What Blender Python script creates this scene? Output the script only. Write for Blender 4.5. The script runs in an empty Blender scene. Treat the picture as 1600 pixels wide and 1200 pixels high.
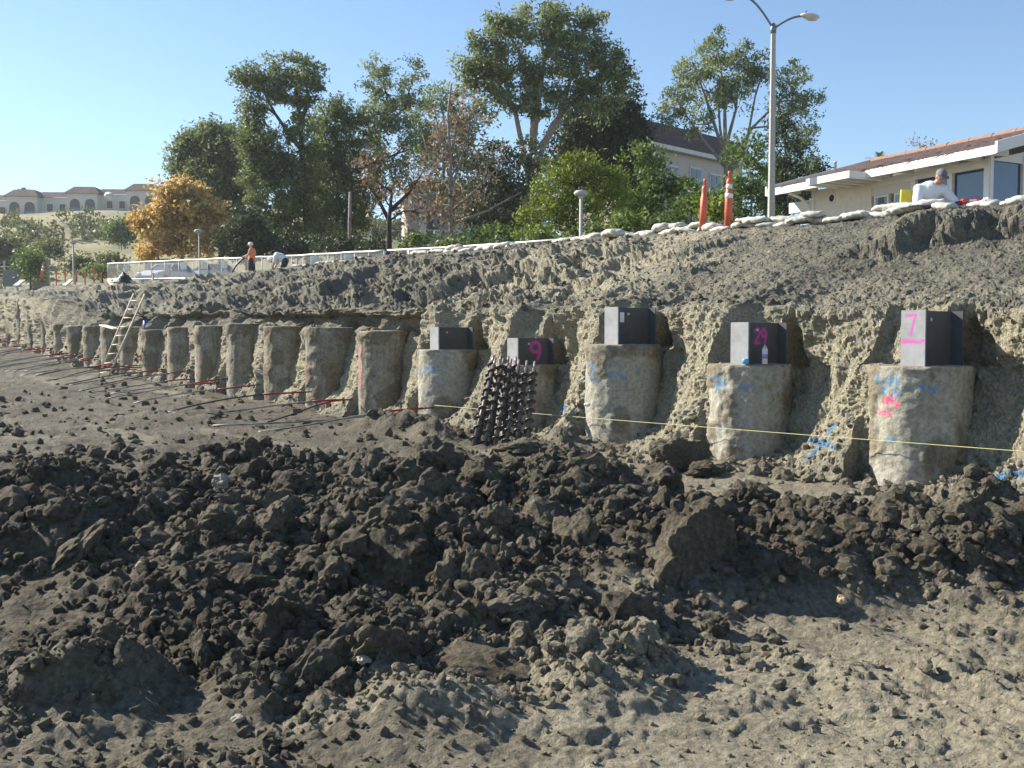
import bpy, math, random
import numpy as np
from mathutils import Vector, Matrix

# ---------------------------------------------------------------- camera, sky, sun
SC = bpy.context.scene
COL = SC.collection
F = 1600 * 35.0 / 36.0
EYE = 1.66
PITCH = math.atan(70.0 / F)
cam_d = bpy.data.cameras.new('camera'); cam_d.lens = 35.0; cam_d.sensor_width = 36.0
cam_d.clip_end = 6000.0
cam = bpy.data.objects.new('camera', cam_d); COL.objects.link(cam)
cam.location = (0, 0, EYE); cam.rotation_euler = (math.pi / 2 - PITCH, 0, 0)
SC.camera = cam

SUN_H = Vector((-0.9, 0.436, 0)).normalized()      # horizontal direction towards the sun
SUN_EL = math.radians(32)
SUN = Vector((SUN_H.x * math.cos(SUN_EL), SUN_H.y * math.cos(SUN_EL), math.sin(SUN_EL)))
world = bpy.data.worlds.new('World'); SC.world = world; world.use_nodes = True
wn = world.node_tree.nodes; wl = world.node_tree.links
bgn = wn.get('Background') or wn.new('ShaderNodeBackground')
sky = wn.new('ShaderNodeTexSky'); sky.sky_type = 'NISHITA'; sky.sun_disc = False
sky.sun_elevation = SUN_EL
sky.sun_rotation = math.atan2(SUN_H.x, SUN_H.y)
sky.air_density = 1.1; sky.dust_density = 0.05; sky.ozone_density = 3.2; sky.altitude = 300
wl.new(sky.outputs[0], bgn.inputs[0]); bgn.inputs[1].default_value = 0.082
sun_d = bpy.data.lights.new('sun', 'SUN'); sun_d.energy = 5.0; sun_d.angle = math.radians(0.53)
sun_d.color = (1.0, 0.93, 0.8)
sun_o = bpy.data.objects.new('sun', sun_d); COL.objects.link(sun_o)
sun_o.rotation_euler = SUN.to_track_quat('Z', 'Y').to_euler()
SC.view_settings.view_transform = 'Standard'; SC.view_settings.look = 'None'
SC.view_settings.exposure = 1.15; SC.view_settings.gamma = 1.0
SC.view_settings.use_curve_mapping = False

random.seed(7); RNG = np.random.default_rng(7)

def pt(px, py, Y):
    """point at depth Y that the photograph shows at pixel (px, py) of 1600 x 1200"""
    a = (px - 800.0) / F; b = (600.0 - py) / F
    dy = math.cos(PITCH) + b * math.sin(PITCH); dz = -math.sin(PITCH) + b * math.cos(PITCH)
    k = Y / dy
    return Vector((a * k, Y, EYE + dz * k))

# ---------------------------------------------------------------- numpy noise
def _h(ix, iy, iz, seed):
    h = (ix.astype(np.int64) * 374761393 + iy.astype(np.int64) * 668265263 + iz.astype(np.int64) * 2147483647 + seed * 1274126177) & 0xFFFFFFFF
    h = ((h ^ (h >> 13)) * 1274126177) & 0xFFFFFFFF
    h = ((h ^ (h >> 16)) * 2246822519) & 0xFFFFFFFF
    h = h ^ (h >> 15)
    return (h & 0xFFFFFF) / float(0xFFFFFF)

def vnoise(x, y, z, seed=0):
    ix = np.floor(x); iy = np.floor(y); iz = np.floor(z)
    fx = x - ix; fy = y - iy; fz = z - iz
    fx = fx * fx * fx * (fx * (fx * 6 - 15) + 10); fy = fy * fy * fy * (fy * (fy * 6 - 15) + 10); fz = fz * fz * fz * (fz * (fz * 6 - 15) + 10)
    r = 0
    for dx in (0, 1):
        for dy in (0, 1):
            for dz in (0, 1):
                w = (fx if dx else 1 - fx) * (fy if dy else 1 - fy) * (fz if dz else 1 - fz)
                r = r + w * _h(ix + dx, iy + dy, iz + dz, seed)
    return r * 2 - 1

def fbm(x, y, z, sc=1.0, oc=4, seed=0, gain=0.5):
    x = np.asarray(x, float); y = np.asarray(y, float) + 0 * x; z = np.asarray(z, float) + 0 * x
    r = 0; a = 1.0; t = 0
    f = 1.0 / sc
    for o in range(oc):
        r = r + a * vnoise(x * f + 17.3 * o, y * f - 9.1 * o, z * f + 4.7 * o, seed + o)
        t += a; a *= gain; f *= 2.03
    return r / t

def lumps2(x, y, sc, seed, dens):
    """rounded clods lying in a plane; 0..1"""
    x = x / sc; y = y / sc
    ix = np.floor(x); iy = np.floor(y); best = np.zeros_like(x)
    zz = np.zeros_like(ix)
    for dx in (-1, 0, 1):
        for dy in (-1, 0, 1):
            cx = ix + dx; cy = iy + dy
            px = cx + _h(cx, cy, zz, seed); py = cy + _h(cx, cy, zz + 1, seed)
            r = 0.25 + 0.5 * _h(cx, cy, zz + 2, seed) ** 1.5
            on = _h(cx, cy, zz + 3, seed) < dens
            d2 = (x - px) ** 2 + (y - py) ** 2
            b = np.sqrt(np.maximum(r * r - d2, 0)) * on
            best = np.maximum(best, b)
    return best / 0.75

def lumps3(x, y, z, sc, seed):
    x = x / sc; y = y / sc; z = z / sc
    ix = np.floor(x); iy = np.floor(y); iz = np.floor(z); best = np.full_like(x, 9.0)
    for dx in (-1, 0, 1):
        for dy in (-1, 0, 1):
            for dz in (-1, 0, 1):
                cx = ix + dx; cy = iy + dy; cz = iz + dz
                d2 = (x - cx - _h(cx, cy, cz, seed)) ** 2 + (y - cy - _h(cx, cy, cz, seed + 5)) ** 2 + (z - cz - _h(cx, cy, cz, seed + 9)) ** 2
                best = np.minimum(best, d2)
    return 1 - np.sqrt(np.minimum(best, 1.0))

def sstep(a, b, x):
    t = np.clip((np.asarray(x, float) - a) / (b - a), 0, 1)
    return t * t * (3 - 2 * t)

# ---------------------------------------------------------------- mesh helpers
def mesh_np(name, V, Fc, smooth=False):
    V = np.asarray(V, np.float32); Fc = np.asarray(Fc, np.int32)
    me = bpy.data.meshes.new(name)
    n, k = Fc.shape
    me.vertices.add(len(V)); me.vertices.foreach_set('co', V.ravel())
    me.loops.add(n * k); me.loops.foreach_set('vertex_index', Fc.ravel())
    me.polygons.add(n)
    me.polygons.foreach_set('loop_start', np.arange(0, n * k, k, dtype=np.int32))
    me.polygons.foreach_set('loop_total', np.full(n, k, np.int32))
    me.polygons.foreach_set('use_smooth', np.full(n, bool(smooth)))
    me.update(calc_edges=True); me.validate()
    return me

def attr(me, name, vals):
    a = me.attributes.new(name, 'FLOAT', 'POINT')
    a.data.foreach_set('value', np.asarray(vals, np.float32).ravel())

def grid_faces(nr, nc):
    i = np.arange(nr - 1)[:, None] * nc + np.arange(nc - 1)[None, :]
    i = i.ravel()
    return np.stack([i, i + 1, i + nc + 1, i + nc], 1)

def link(o, parent=None):
    COL.objects.link(o)
    if parent is not None: o.parent = parent
    return o

def tag(o, label=None, cat=None, group=None, kind=None):
    if label: o['label'] = label
    if cat: o['category'] = cat
    if group: o['group'] = group
    if kind: o['kind'] = kind
    return o

def empty(name, loc, rz=0.0, **kw):
    o = bpy.data.objects.new(name, None); o.location = loc; o.rotation_euler = (0, 0, rz)
    link(o); tag(o, **kw); return o

class MB:
    """collects shapes, builds one mesh object"""
    def __init__(s): s.v = []; s.f = []; s.sm = []
    def add(s, vs, fs, smooth=False):
        b = len(s.v); s.v += [tuple(v) for v in vs]
        s.f += [tuple(i + b for i in f) for f in fs]; s.sm += [smooth] * len(fs); return s
    def box(s, c, d, M=None, bev=0.0):
        x, y, z = d[0] / 2, d[1] / 2, d[2] / 2
        if bev <= 0:
            vs = [Vector((sx * x, sy * y, sz * z)) for sz in (-1, 1) for sx, sy in ((-1, -1), (1, -1), (1, 1), (-1, 1))]
            fs = [(3, 2, 1, 0), (4, 5, 6, 7), (0, 1, 5, 4), (1, 2, 6, 5), (2, 3, 7, 6), (3, 0, 4, 7)]
        else:
            b = min(bev, x * .9, y * .9, z * .9); vs = []; fs = []
            def ring(xx, yy, zz):
                k = len(vs)
                c2 = b * 0.7
                vs.extend([Vector(p) for p in ((-xx, -yy + c2, zz), (-xx + c2, -yy, zz), (xx - c2, -yy, zz), (xx, -yy + c2, zz), (xx, yy - c2, zz), (xx - c2, yy, zz), (-xx + c2, yy, zz), (-xx, yy - c2, zz))])
                return k
            rs = [ring(x - b, y - b, -z), ring(x, y, -z + b), ring(x, y, z - b), ring(x - b, y - b, z)]
            for a, c_ in zip(rs, rs[1:]):
                for i in range(8): fs.append((a + i, a + (i + 1) % 8, c_ + (i + 1) % 8, c_ + i))
            fs.append(tuple(reversed(range(rs[0], rs[0] + 8)))); fs.append(tuple(range(rs[3], rs[3] + 8)))
        c = Vector(c)
        vs = [(M @ v if M is not None else v) + c for v in vs]
        return s.add(vs, fs)
    def tube(s, path, rad, n=8, cap=True, smooth=True):
        P = [Vector(p) for p in path]
        R = [rad] * len(P) if not hasattr(rad, '__len__') else list(rad)
        vs = []; fs = []; ref = None
        for i, p in enumerate(P):
            t = (P[min(i + 1, len(P) - 1)] - P[max(i - 1, 0)])
            t = t.normalized() if t.length > 1e-9 else Vector((0, 0, 1))
            if ref is None:
                ref = Vector((1, 0, 0)) if abs(t.x) < .8 else Vector((0, 1, 0))
            a = (ref - t * ref.dot(t)).normalized(); ref = a; b = t.cross(a)
            for k in range(n):
                an = 2 * math.pi * k / n
                vs.append(p + (a * math.cos(an) + b * math.sin(an)) * R[i])
        for i in range(len(P) - 1):
            for k in range(n):
                fs.append((i * n + k, i * n + (k + 1) % n, (i + 1) * n + (k + 1) % n, (i + 1) * n + k))
        s.add(vs, fs, smooth)
        if cap:
            b0 = len(s.v) - len(vs)
            s.f.append(tuple(b0 + k for k in reversed(range(n)))); s.sm.append(False)
            s.f.append(tuple(b0 + (len(P) - 1) * n + k for k in range(n))); s.sm.append(False)
        return s
    def lathe(s, prof, c=(0, 0, 0), n=16, M=None, smooth=True):
        vs = []; fs = []; c = Vector(c)
        for r, z in prof:
            for k in range(n):
                an = 2 * math.pi * k / n
                v = Vector((r * math.cos(an), r * math.sin(an), z))
                vs.append((M @ v if M is not None else v) + c)
        for i in range(len(prof) - 1):
            for k in range(n):
                fs.append((i * n + k, i * n + (k + 1) % n, (i + 1) * n + (k + 1) % n, (i + 1) * n + k))
        fs.append(tuple(reversed(range(n)))); fs.append(tuple(range((len(prof) - 1) * n, len(prof) * n)))
        return s.add(vs, fs, smooth)
    def ell(s, c, r, n=12, m=8, M=None):
        prof = []; vs = []; fs = []; c = Vector(c)
        for j in range(m + 1):
            th = math.pi * j / m
            for k in range(n):
                an = 2 * math.pi * k / n
                st = max(math.sin(th), 0.02)
                v = Vector((r[0] * st * math.cos(an), r[1] * st * math.sin(an), -r[2] * math.cos(th)))
                vs.append((M @ v if M is not None else v) + c)
        for j in range(m):
            for k in range(n):
                fs.append((j * n + k, j * n + (k + 1) % n, (j + 1) * n + (k + 1) % n, (j + 1) * n + k))
        return s.add(vs, fs, True)
    def prism(s, poly, ext):
        """poly: 3-D points of a planar outline, ext: extrusion vector"""
        n = len(poly); ext = Vector(ext); P = [Vector(p) for p in poly]
        vs = P + [p + ext for p in P]
        fs = [tuple(reversed(range(n))), tuple(range(n, 2 * n))] + [(i, (i + 1) % n, (i + 1) % n + n, i + n) for i in range(n)]
        return s.add(vs, fs)
    def mesh(s, name):
        me = bpy.data.meshes.new(name); me.from_pydata(s.v, [], s.f)
        me.polygons.foreach_set('use_smooth', s.sm); me.update(); return me
    def build(s, name, mat, parent=None, loc=None):
        o = bpy.data.objects.new(name, s.mesh(name)); o.data.materials.append(mat)
        link(o, parent)
        if loc is not None: o.location = loc
        return o

def obj_me(name, me, mat, parent=None):
    o = bpy.data.objects.new(name, me)
    if mat is not None and not me.materials: me.materials.append(mat)
    return link(o, parent)

# ---------------------------------------------------------------- materials
def newmat(name):
    m = bpy.data.materials.new(name); m.use_nodes = True
    nt = m.node_tree; b = nt.nodes.get('Principled BSDF')
    return m, nt, b

def N(nt, typ, **kw):
    n = nt.nodes.new(typ)
    for k, v in kw.items(): setattr(n, k, v)
    return n

def noise_node(nt, scale, detail=6, rough=0.6, coord=None, dist=0.0):
    n = N(nt, 'ShaderNodeTexNoise'); n.inputs['Scale'].default_value = scale; n.inputs['Detail'].default_value = detail
    n.inputs['Roughness'].default_value = rough; n.inputs['Distortion'].default_value = dist
    if coord is not None: nt.links.new(coord, n.inputs['Vector'])
    return n

def ramp(nt, fac, stops):
    r = N(nt, 'ShaderNodeValToRGB'); cr = r.color_ramp
    while len(cr.elements) < len(stops): cr.elements.new(0.5)
    for e, (p, c) in zip(cr.elements, stops):
        e.position = p; e.color = (*c, 1) if len(c) == 3 else c
    nt.links.new(fac, r.inputs[0]); return r

def mixc(nt, fac, a, b):
    m = N(nt, 'ShaderNodeMix', data_type='RGBA')
    for sock, v in ((m.inputs[0], fac), (m.inputs[6], a), (m.inputs[7], b)):
        if hasattr(v, 'is_linked'): nt.links.new(v, sock)
        elif isinstance(v, (int, float)): sock.default_value = v
        else: sock.default_value = (*v, 1)
    return m.outputs[2]

def math_n(nt, op, a, b=0.0, clamp=False):
    m = N(nt, 'ShaderNodeMath', operation=op); m.use_clamp = clamp
    for sock, v in ((m.inputs[0], a), (m.inputs[1], b)):
        if hasattr(v, 'is_linked'): nt.links.new(v, sock)
        else: sock.default_value = v
    return m.outputs[0]

def attr_n(nt, name):
    a = N(nt, 'ShaderNodeAttribute'); a.attribute_name = name; return a.outputs['Fac']

def bump(nt, b, height, strength, dist):
    bn = N(nt, 'ShaderNodeBump'); bn.inputs['Strength'].default_value = strength; bn.inputs['Distance'].default_value = dist
    nt.links.new(height, bn.inputs['Height']); nt.links.new(bn.outputs[0], b.inputs['Normal']); return bn

def wcoord(nt):
    return N(nt, 'ShaderNodeNewGeometry').outputs['Position']

def simple(name, col, rough=0.6, var=0.12, scale=6.0, metal=0.0, bmp=0.0, spec=0.5, coord='obj'):
    m, nt, b = newmat(name)
    if coord == 'world': c = wcoord(nt)
    else: c = N(nt, 'ShaderNodeTexCoord').outputs['Object']
    n = noise_node(nt, scale, 5, 0.6, c)
    lo = tuple(max(0, x * (1 - var * 1.6)) for x in col); hi = tuple(min(1, x * (1 + var)) for x in col)
    r = ramp(nt, n.outputs[0], [(0.3, lo), (0.7, hi)])
    nt.links.new(r.outputs[0], b.inputs['Base Color'])
    b.inputs['Roughness'].default_value = rough; b.inputs['Metallic'].default_value = metal
    b.inputs['Specular IOR Level'].default_value = spec
    if bmp > 0: bump(nt, b, n.outputs[0], bmp, 0.02)
    return m

def mixv(nt, a, b, k):
    s = N(nt, 'ShaderNodeVectorMath', operation='SCALE'); nt.links.new(b, s.inputs[0]); s.inputs['Scale'].default_value = k
    d = N(nt, 'ShaderNodeVectorMath', operation='ADD'); nt.links.new(a, d.inputs[0]); nt.links.new(s.outputs[0], d.inputs[1]); return d.outputs[0]

def soil_mat(name, dark, tan, wet=False, bscale=1.0):
    """earth: 'tan' attribute mixes wet grey muck with dry tan soil"""
    m, nt, b = newmat(name)
    w = wcoord(nt)
    big = noise_node(nt, 0.9, 5, 0.6, w); fine = noise_node(nt, 26.0, 6, 0.7, w); mid = noise_node(nt, 6.0, 6, 0.65, w)
    d = ramp(nt, fine.outputs[0], [(0.28, tuple(x * .55 for x in dark)), (0.55, dark), (0.8, tuple(x * 1.6 for x in dark))])
    t = ramp(nt, fine.outputs[0], [(0.28, tuple(x * .5 for x in tan)), (0.5, tan), (0.72, tuple(min(1, x * 1.35) for x in tan))])
    a = attr_n(nt, 'tan')
    f = math_n(nt, 'ADD', a, math_n(nt, 'MULTIPLY', math_n(nt, 'SUBTRACT', mid.outputs[0], 0.5), 0.9))
    f = math_n(nt, 'ADD', f, math_n(nt, 'MULTIPLY', math_n(nt, 'SUBTRACT', big.outputs[0], 0.5), 1.1), clamp=True)
    c = mixc(nt, f, d.outputs[0], t.outputs[0])
    # pale pebbles and dry crumbs
    vor = N(nt, 'ShaderNodeTexVoronoi'); vor.inputs['Scale'].default_value = 30; nt.links.new(w, vor.inputs['Vector'])
    pe = math_n(nt, 'MULTIPLY', math_n(nt, 'LESS_THAN', vor.outputs['Distance'], 0.22), math_n(nt, 'GREATER_THAN', N_sep(nt, vor.outputs['Color']), 0.93))
    c = mixc(nt, math_n(nt, 'MULTIPLY', pe, 0.55), c, (0.3, 0.27, 0.21))
    blue = attr_n(nt, 'blue')
    bf = math_n(nt, 'MULTIPLY', blue, math_n(nt, 'GREATER_THAN', noise_node(nt, 22, 4, .7, w).outputs[0], 0.44))
    c = mixc(nt, bf, c, (0.09, 0.25, 0.45))
    nt.links.new(c, b.inputs['Base Color'])
    if wet:
        rr = ramp(nt, mid.outputs[0], [(0.35, (0.55,) * 3), (0.55, (0.95,) * 3)])
        nt.links.new(rr.outputs[0], b.inputs['Roughness']); b.inputs['Specular IOR Level'].default_value = 0.2
    else:
        b.inputs['Roughness'].default_value = 0.95; b.inputs['Specular IOR Level'].default_value = 0.15
    f2 = noise_node(nt, 13.0 * bscale, 7, 0.72, w)
    vc = N(nt, 'ShaderNodeTexVoronoi'); vc.inputs['Scale'].default_value = 24; nt.links.new(mixv(nt, w, fine.outputs[1], .05), vc.inputs['Vector'])
    hsum = math_n(nt, 'ADD', f2.outputs[0], math_n(nt, 'MULTIPLY', math_n(nt, 'SUBTRACT', 1.0, vc.outputs['Distance']), 0.28))
    bump(nt, b, hsum, 1.0, 0.09)
    return m

def N_sep(nt, col):
    s = N(nt, 'ShaderNodeSeparateColor'); nt.links.new(col, s.inputs[0]); return s.outputs[0]

DARK = (0.117, 0.1, 0.072); GREY = (0.15, 0.142, 0.118); TAN = (0.385, 0.35, 0.255)
PTAN = (0.34, 0.302, 0.222)
M_PIT = soil_mat('pit_soil', DARK, PTAN, wet=True)
M_BANK = soil_mat('bank_soil', GREY, TAN)
M_CLOD = soil_mat('clod_soil', DARK, PTAN)
M_SLOPECLOD = soil_mat('slope_clod_soil', (0.115, 0.106, 0.09), (0.225, 0.195, 0.145))

# ---------------------------------------------------------------- wall geometry
ND = Vector((-0.605, 0.797, 0)).normalized()     # along the wall, away from the camera
NB = Vector((ND.y, -ND.x, 0))                    # into the bank
P0 = Vector((4.65, 11.35, 0))
SP = 2.44
RP = 0.54
NP = 22
def uw(u, w, z=0.0):
    return P0 + ND * u + NB * w + Vector((0, 0, z))
def to_uw(X, Y):
    dx = X - P0.x; dy = Y - P0.y
    return dx * ND.x + dy * ND.y, dx * NB.x + dy * NB.y
def gbase(u):
    return np.interp(np.asarray(u, float), [-999, 12, 18, 24, 34, 45, 55, 120], [0, 0, .1, .25, .52, 1.1, 1.45, 2.6])

PILE_TOP = np.array([1.36, 1.33, 1.58, 1.22, 1.46, 1.83, 1.93, 1.98, 2.08, 2.05, 2.03, 1.97, 2.08, 2.12, 2.16, 2.2, 2.3, 2.9, 3.3, 3.6, 3.7, 3.8])
LIPU = [-20, 0, 5, 12, 20, 27, 33, 36.5, 38.5, 44, 60, 110]
LIPZ = [2.0, 2.02, 2.2, 2.25, 2.42, 2.45, 2.55, 2.7, 3.3, 3.6, 4.0, 4.4]
CRW_U = [-20, 0, 6, 12, 20, 35, 50, 75, 110]
CRW_W = [6.5, 5.6, 4.6, 4.9, 6.0, 8.5, 10.0, 11, 12]
CRX = [-900, 0, 100, 200, 300, 350, 400, 450, 500, 600, 700, 800, 900, 1000, 1100, 1200, 1300, 1400, 1500, 1600, 2200]
CRY = [440, 441, 441, 444, 442, 437, 428, 419, 415, 403, 395, 386, 377, 370, 362, 354, 346, 336, 326, 317, 280]
def crest(u):
    u = np.asarray(u, float)
    w = np.interp(u, CRW_U, CRW_W)
    X = P0.x + ND.x * u + NB.x * w; Y = P0.y + ND.y * u + NB.y * w
    px = 800 + F * X / Y
    py = np.interp(px, CRX, CRY)
    z = EYE + (530 - py) / F * Y
    return w, z
def crest_at_px(px):
    us = np.linspace(-15, 105, 2400); w, z = crest(us)
    X = P0.x + ND.x * us + NB.x * w; Y = P0.y + ND.y * us + NB.y * w
    i = int(np.argmin(np.abs(800 + F * X / Y - px)))
    return us[i], w[i], z[i], Vector((X[i], Y[i], z[i]))

# ---------------------------------------------------------------- pit floor
HEAPS = [(-1.9, 16.6, 1.1, 0.30), (-1.0, 15.4, 0.8, 0.16), (0.7, 14.3, .9, 0.22), (-6.5, 19.5, 1.6, .15), (0.75, 10.3, .6, .3), (4.4, 9.2, .6, .2),
         (-.2, 5.3, .55, .16), (-1.0, 5.0, .7, .2), (.4, 4.75, .5, .12), (-2.0, 4.4, .5, .13), (-.35, 4.3, .45, .1)]
def berm(X, Y):
    wx = fbm(X, Y, 0.0, 2.2, 3, 51) * 0.7; wy = fbm(X, Y, 5.0, 2.2, 3, 57) * 0.8
    r = sstep(0.3, 1.6, X + wx)
    yc = 7.9 + wy - 0.6 * r
    hf = 2.35 - 1.15 * r; hb = 3.0 - 1.75 * r
    t = (Y - yc) / np.where(Y < yc, hf, hb)
    prof = np.clip(1 - t * t, 0, 1) ** 1.25
    H = 0.40 - 0.13 * r + 0.16 * fbm(X, Y, 9.0, 1.3, 3, 61)
    far = sstep(-16, -9, X) * (1 - sstep(8, 14, X))
    return prof * H * far
def pit_height(X, Y, detail=True):
    X = np.asarray(X, float); Y = np.asarray(Y, float)
    u, w = to_uw(X, Y)
    h = gbase(u) + 0.05 * fbm(X, Y, 1.0, 3.0, 3, 3)
    b = berm(X, Y)
    hp = np.zeros_like(h)
    for (a, c, r, k) in HEAPS:
        hp = np.maximum(hp, k * np.exp(-((X - a) ** 2 + (Y - c) ** 2) / (r * r) * 1.6))
    rough = np.clip(b * (3.2 + 1.4 * sstep(.3, 1.6, X)) + hp * 4.5, 0, 1) * (1 - .12 * sstep(.3, 1.6, X))
    toe = np.exp(-np.maximum(0, -w - 0.4) / 0.5) * 0.55
    near_left = sstep(0.4, -2.6, X) * sstep(6.5, 4.5, Y) * .35 * (1 - .8 * sstep(-.1, .25, fbm(X, Y, 6.0, 1.4, 2, 15))) + .75 * sstep(-2.6, -1.9, X + .5 * fbm(X, Y, 1.0, .8, 3, 16)) * sstep(.9, .2, X + .4 * fbm(X, Y, 2.0, .7, 3, 17)) * sstep(4.1, 4.7, Y + .5 * fbm(X, Y, 3.0, .8, 3, 18)) * sstep(6.6, 6, Y)
    patch = sstep(0.05, 0.45, fbm(X, Y, 2.0, 1.1, 3, 12)) * 0.5 * sstep(24, 12, Y) * (1 - .75 * sstep(.4, 1.2, X) * sstep(8.2, 8.9, Y) * sstep(14, 12, Y))
    rough = np.clip(rough + toe + patch + near_left, 0.1 + .34 * sstep(10.5, 13, Y), 1.0)
    h = h + b + hp
    if detail:
        qx = X + 0.06 * fbm(X, Y, 0.0, 0.25, 3, 21); qy = Y + 0.06 * fbm(X, Y, 3.0, 0.25, 3, 22)
        for sc, am, sd, dn in ((0.95, .19, 31, .5), (0.5, .13, 32, .6), (0.27, .08, 33, .75), (0.15, .052, 34, .8), (0.085, .032, 35, .8), (0.05, .02, 36, .75)):
            h = h + am * lumps2(qx, qy, sc, sd, dn) * rough ** (1.5 if sc > .2 else 1.0)
        h = h + 0.024 * fbm(X, Y, 0.0, 0.3, 5, 41, 0.65) + .024 * (1 - 2 * np.abs(fbm(X, Y, 2.0, .2, 5, 43, .6))) * (.5 + .5 * sstep(-.3, .3, fbm(X, Y, 2.0, .9, 2, 44)))
        # broken crust plates on the dried flats
        cr = fbm(X, Y, 8.0, .75, 5, 45, .6); fl0 = 1 - sstep(.35, .7, rough)
        h = h + fl0 * (.02 * sstep(.02, .07, cr) + .016 * sstep(-.22, -.17, cr)) * sstep(9.5, 8, Y)
        h = h + fl0 * .03 * lumps2(qx, qy, .16, 47, .5) * sstep(.05, .3, fbm(X, Y, 3.0, .6, 3, 48)) * sstep(7.5, 6, Y)
        # track and blade marks on the flatter ground
        flat = 1 - sstep(0.15, 0.5, rough)
        m1 = sstep(-0.05, 0.2, fbm(X, Y, 7.0, 1.5, 2, 71)) * flat * sstep(-1.0, 0.5, X) * sstep(6.6, 6.0, Y)
        s1 = X * 0.9 + Y * 0.44
        h = h + m1 * 0.015 * np.sin(s1 * 52 + 2.5 * fbm(X, Y, 0, .5, 3, 72)) * sstep(.0, .3, fbm(X, Y, 5.0, .7, 2, 78))
        h = h + m1 * 0.022 * np.sin(s1 * 9.5 + fbm(X, Y, 1., 1.0, 2, 79))
        m2 = flat * (sstep(11, 13, Y) + sstep(-.8, -2, X) * sstep(6, 5, Y))
        s2 = Y * 0.93 - X * 0.34 + 0.1 * fbm(X, Y, 0, 1.0, 2, 75)
        h = h + m2 * 0.03 * fbm(X * 0.25 + Y * .1, s2 * 3.0, 0.0, 0.5, 3, 76)
        h = h + m2 * 0.035 * fbm(u * .16, w * 1.1, 0.0, .5, 4, 91, .65) + m2 * 0.02 * np.sin(s2 * 16) * sstep(-.1, .3, fbm(X, Y, 4.0, 2.0, 2, 77))
    return h, rough

def rows_y():
    t = np.linspace(0, 1, 410); a = 2.9 * (32 / 2.9) ** t; b = 1 / (1 / 2.9 + (1 / 32 - 1 / 2.9) * t)
    return np.sort(np.interp(t, np.linspace(0, 1, 820), np.sort(np.concatenate([a, b]))))
def pit_tan(X, Y, rough):
    t = 0.14 + 0.8 * sstep(-1.2, 1.6, X) * sstep(6.5, 5.5, Y) + 0.34 * sstep(5.6, 4.0, Y) + 0.6 * sstep(0.0, 1.5, X) * sstep(8.7, 9.6, Y) + 0.12 * sstep(11, 13, Y)
    u, w = to_uw(X, Y); st = fbm(u * .16, w * 1.1, 0.0, .9, 4, 91, .6); t = t - .16 * sstep(10.5, 13, Y) + .4 * sstep(.15, .4, st) * sstep(11, 13, Y) + .45 * (sstep(.1, .4, fbm(X * .5 + Y * .2, Y * 2.2 - X * .5, 1.0, .5, 4, 92, .6)) - .5) * sstep(7, 6, Y)
    return np.clip(t - 0.35 * np.clip(rough - .3, 0, 1) * sstep(4.2, 5.4, Y) * sstep(10.5, 9.5, Y), 0, 1)
def make_pit():
    ys = np.concatenate([np.linspace(-25, 1.6, 14)[:-1], 1.6 + (np.arange(18) / 18) * 1.3, rows_y(), np.linspace(33, 95, 40)])
    s = np.concatenate([np.linspace(-2.6, -.7, 25)[:-1], np.linspace(-.7, .7, 520), np.linspace(.7, 2.6, 25)[1:]])
    sw = np.maximum(ys, 3.0)
    X = s[None, :] * sw[:, None]; Y = np.repeat(ys[:, None], len(s), 1)
    h, rough = pit_height(X, Y)
    u, w = to_uw(X, Y)
    h = np.where(w > 0.6, h - 0.5 * sstep(0.6, 1.2, w), h)
    V = np.stack([X, Y, h], -1).reshape(-1, 3)
    me = mesh_np('pit_floor', V, grid_faces(len(ys), len(s)), True)
    tanm = 0.12 + 0.75 * sstep(-1.2, 1.6, X) * sstep(7.0, 5.6, Y) + 0.3 * sstep(5.6, 4.0, Y) + 0.6 * sstep(0.0, 1.5, X) * sstep(8.4, 9.4, Y) + 0.12 * sstep(11, 13, Y)
    tanm = tanm - 0.35 * np.clip(rough - .3, 0, 1) * sstep(5.0, 6.0, Y) * sstep(10.5, 9.5, Y)
    attr(me, 'tan', pit_tan(X, Y, rough))
    o = obj_me('pit_floor', me, M_PIT); tag(o, kind='structure'); return o
make_pit()

# ---------------------------------------------------------------- cut bank
def seg_mask(a, b, strokes, wd):
    m = np.zeros_like(a)
    for st in strokes:
        for (x0, y0), (x1, y1) in zip(st, st[1:]):
            dx = x1 - x0; dy = y1 - y0; L = dx * dx + dy * dy + 1e-12
            t = np.clip(((a - x0) * dx + (b - y0) * dy) / L, 0, 1)
            d = np.hypot(a - x0 - t * dx, b - y0 - t * dy)
            m = np.maximum(m, 1 - sstep(wd * 0.5, wd * 1.25, d))
    return m

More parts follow.
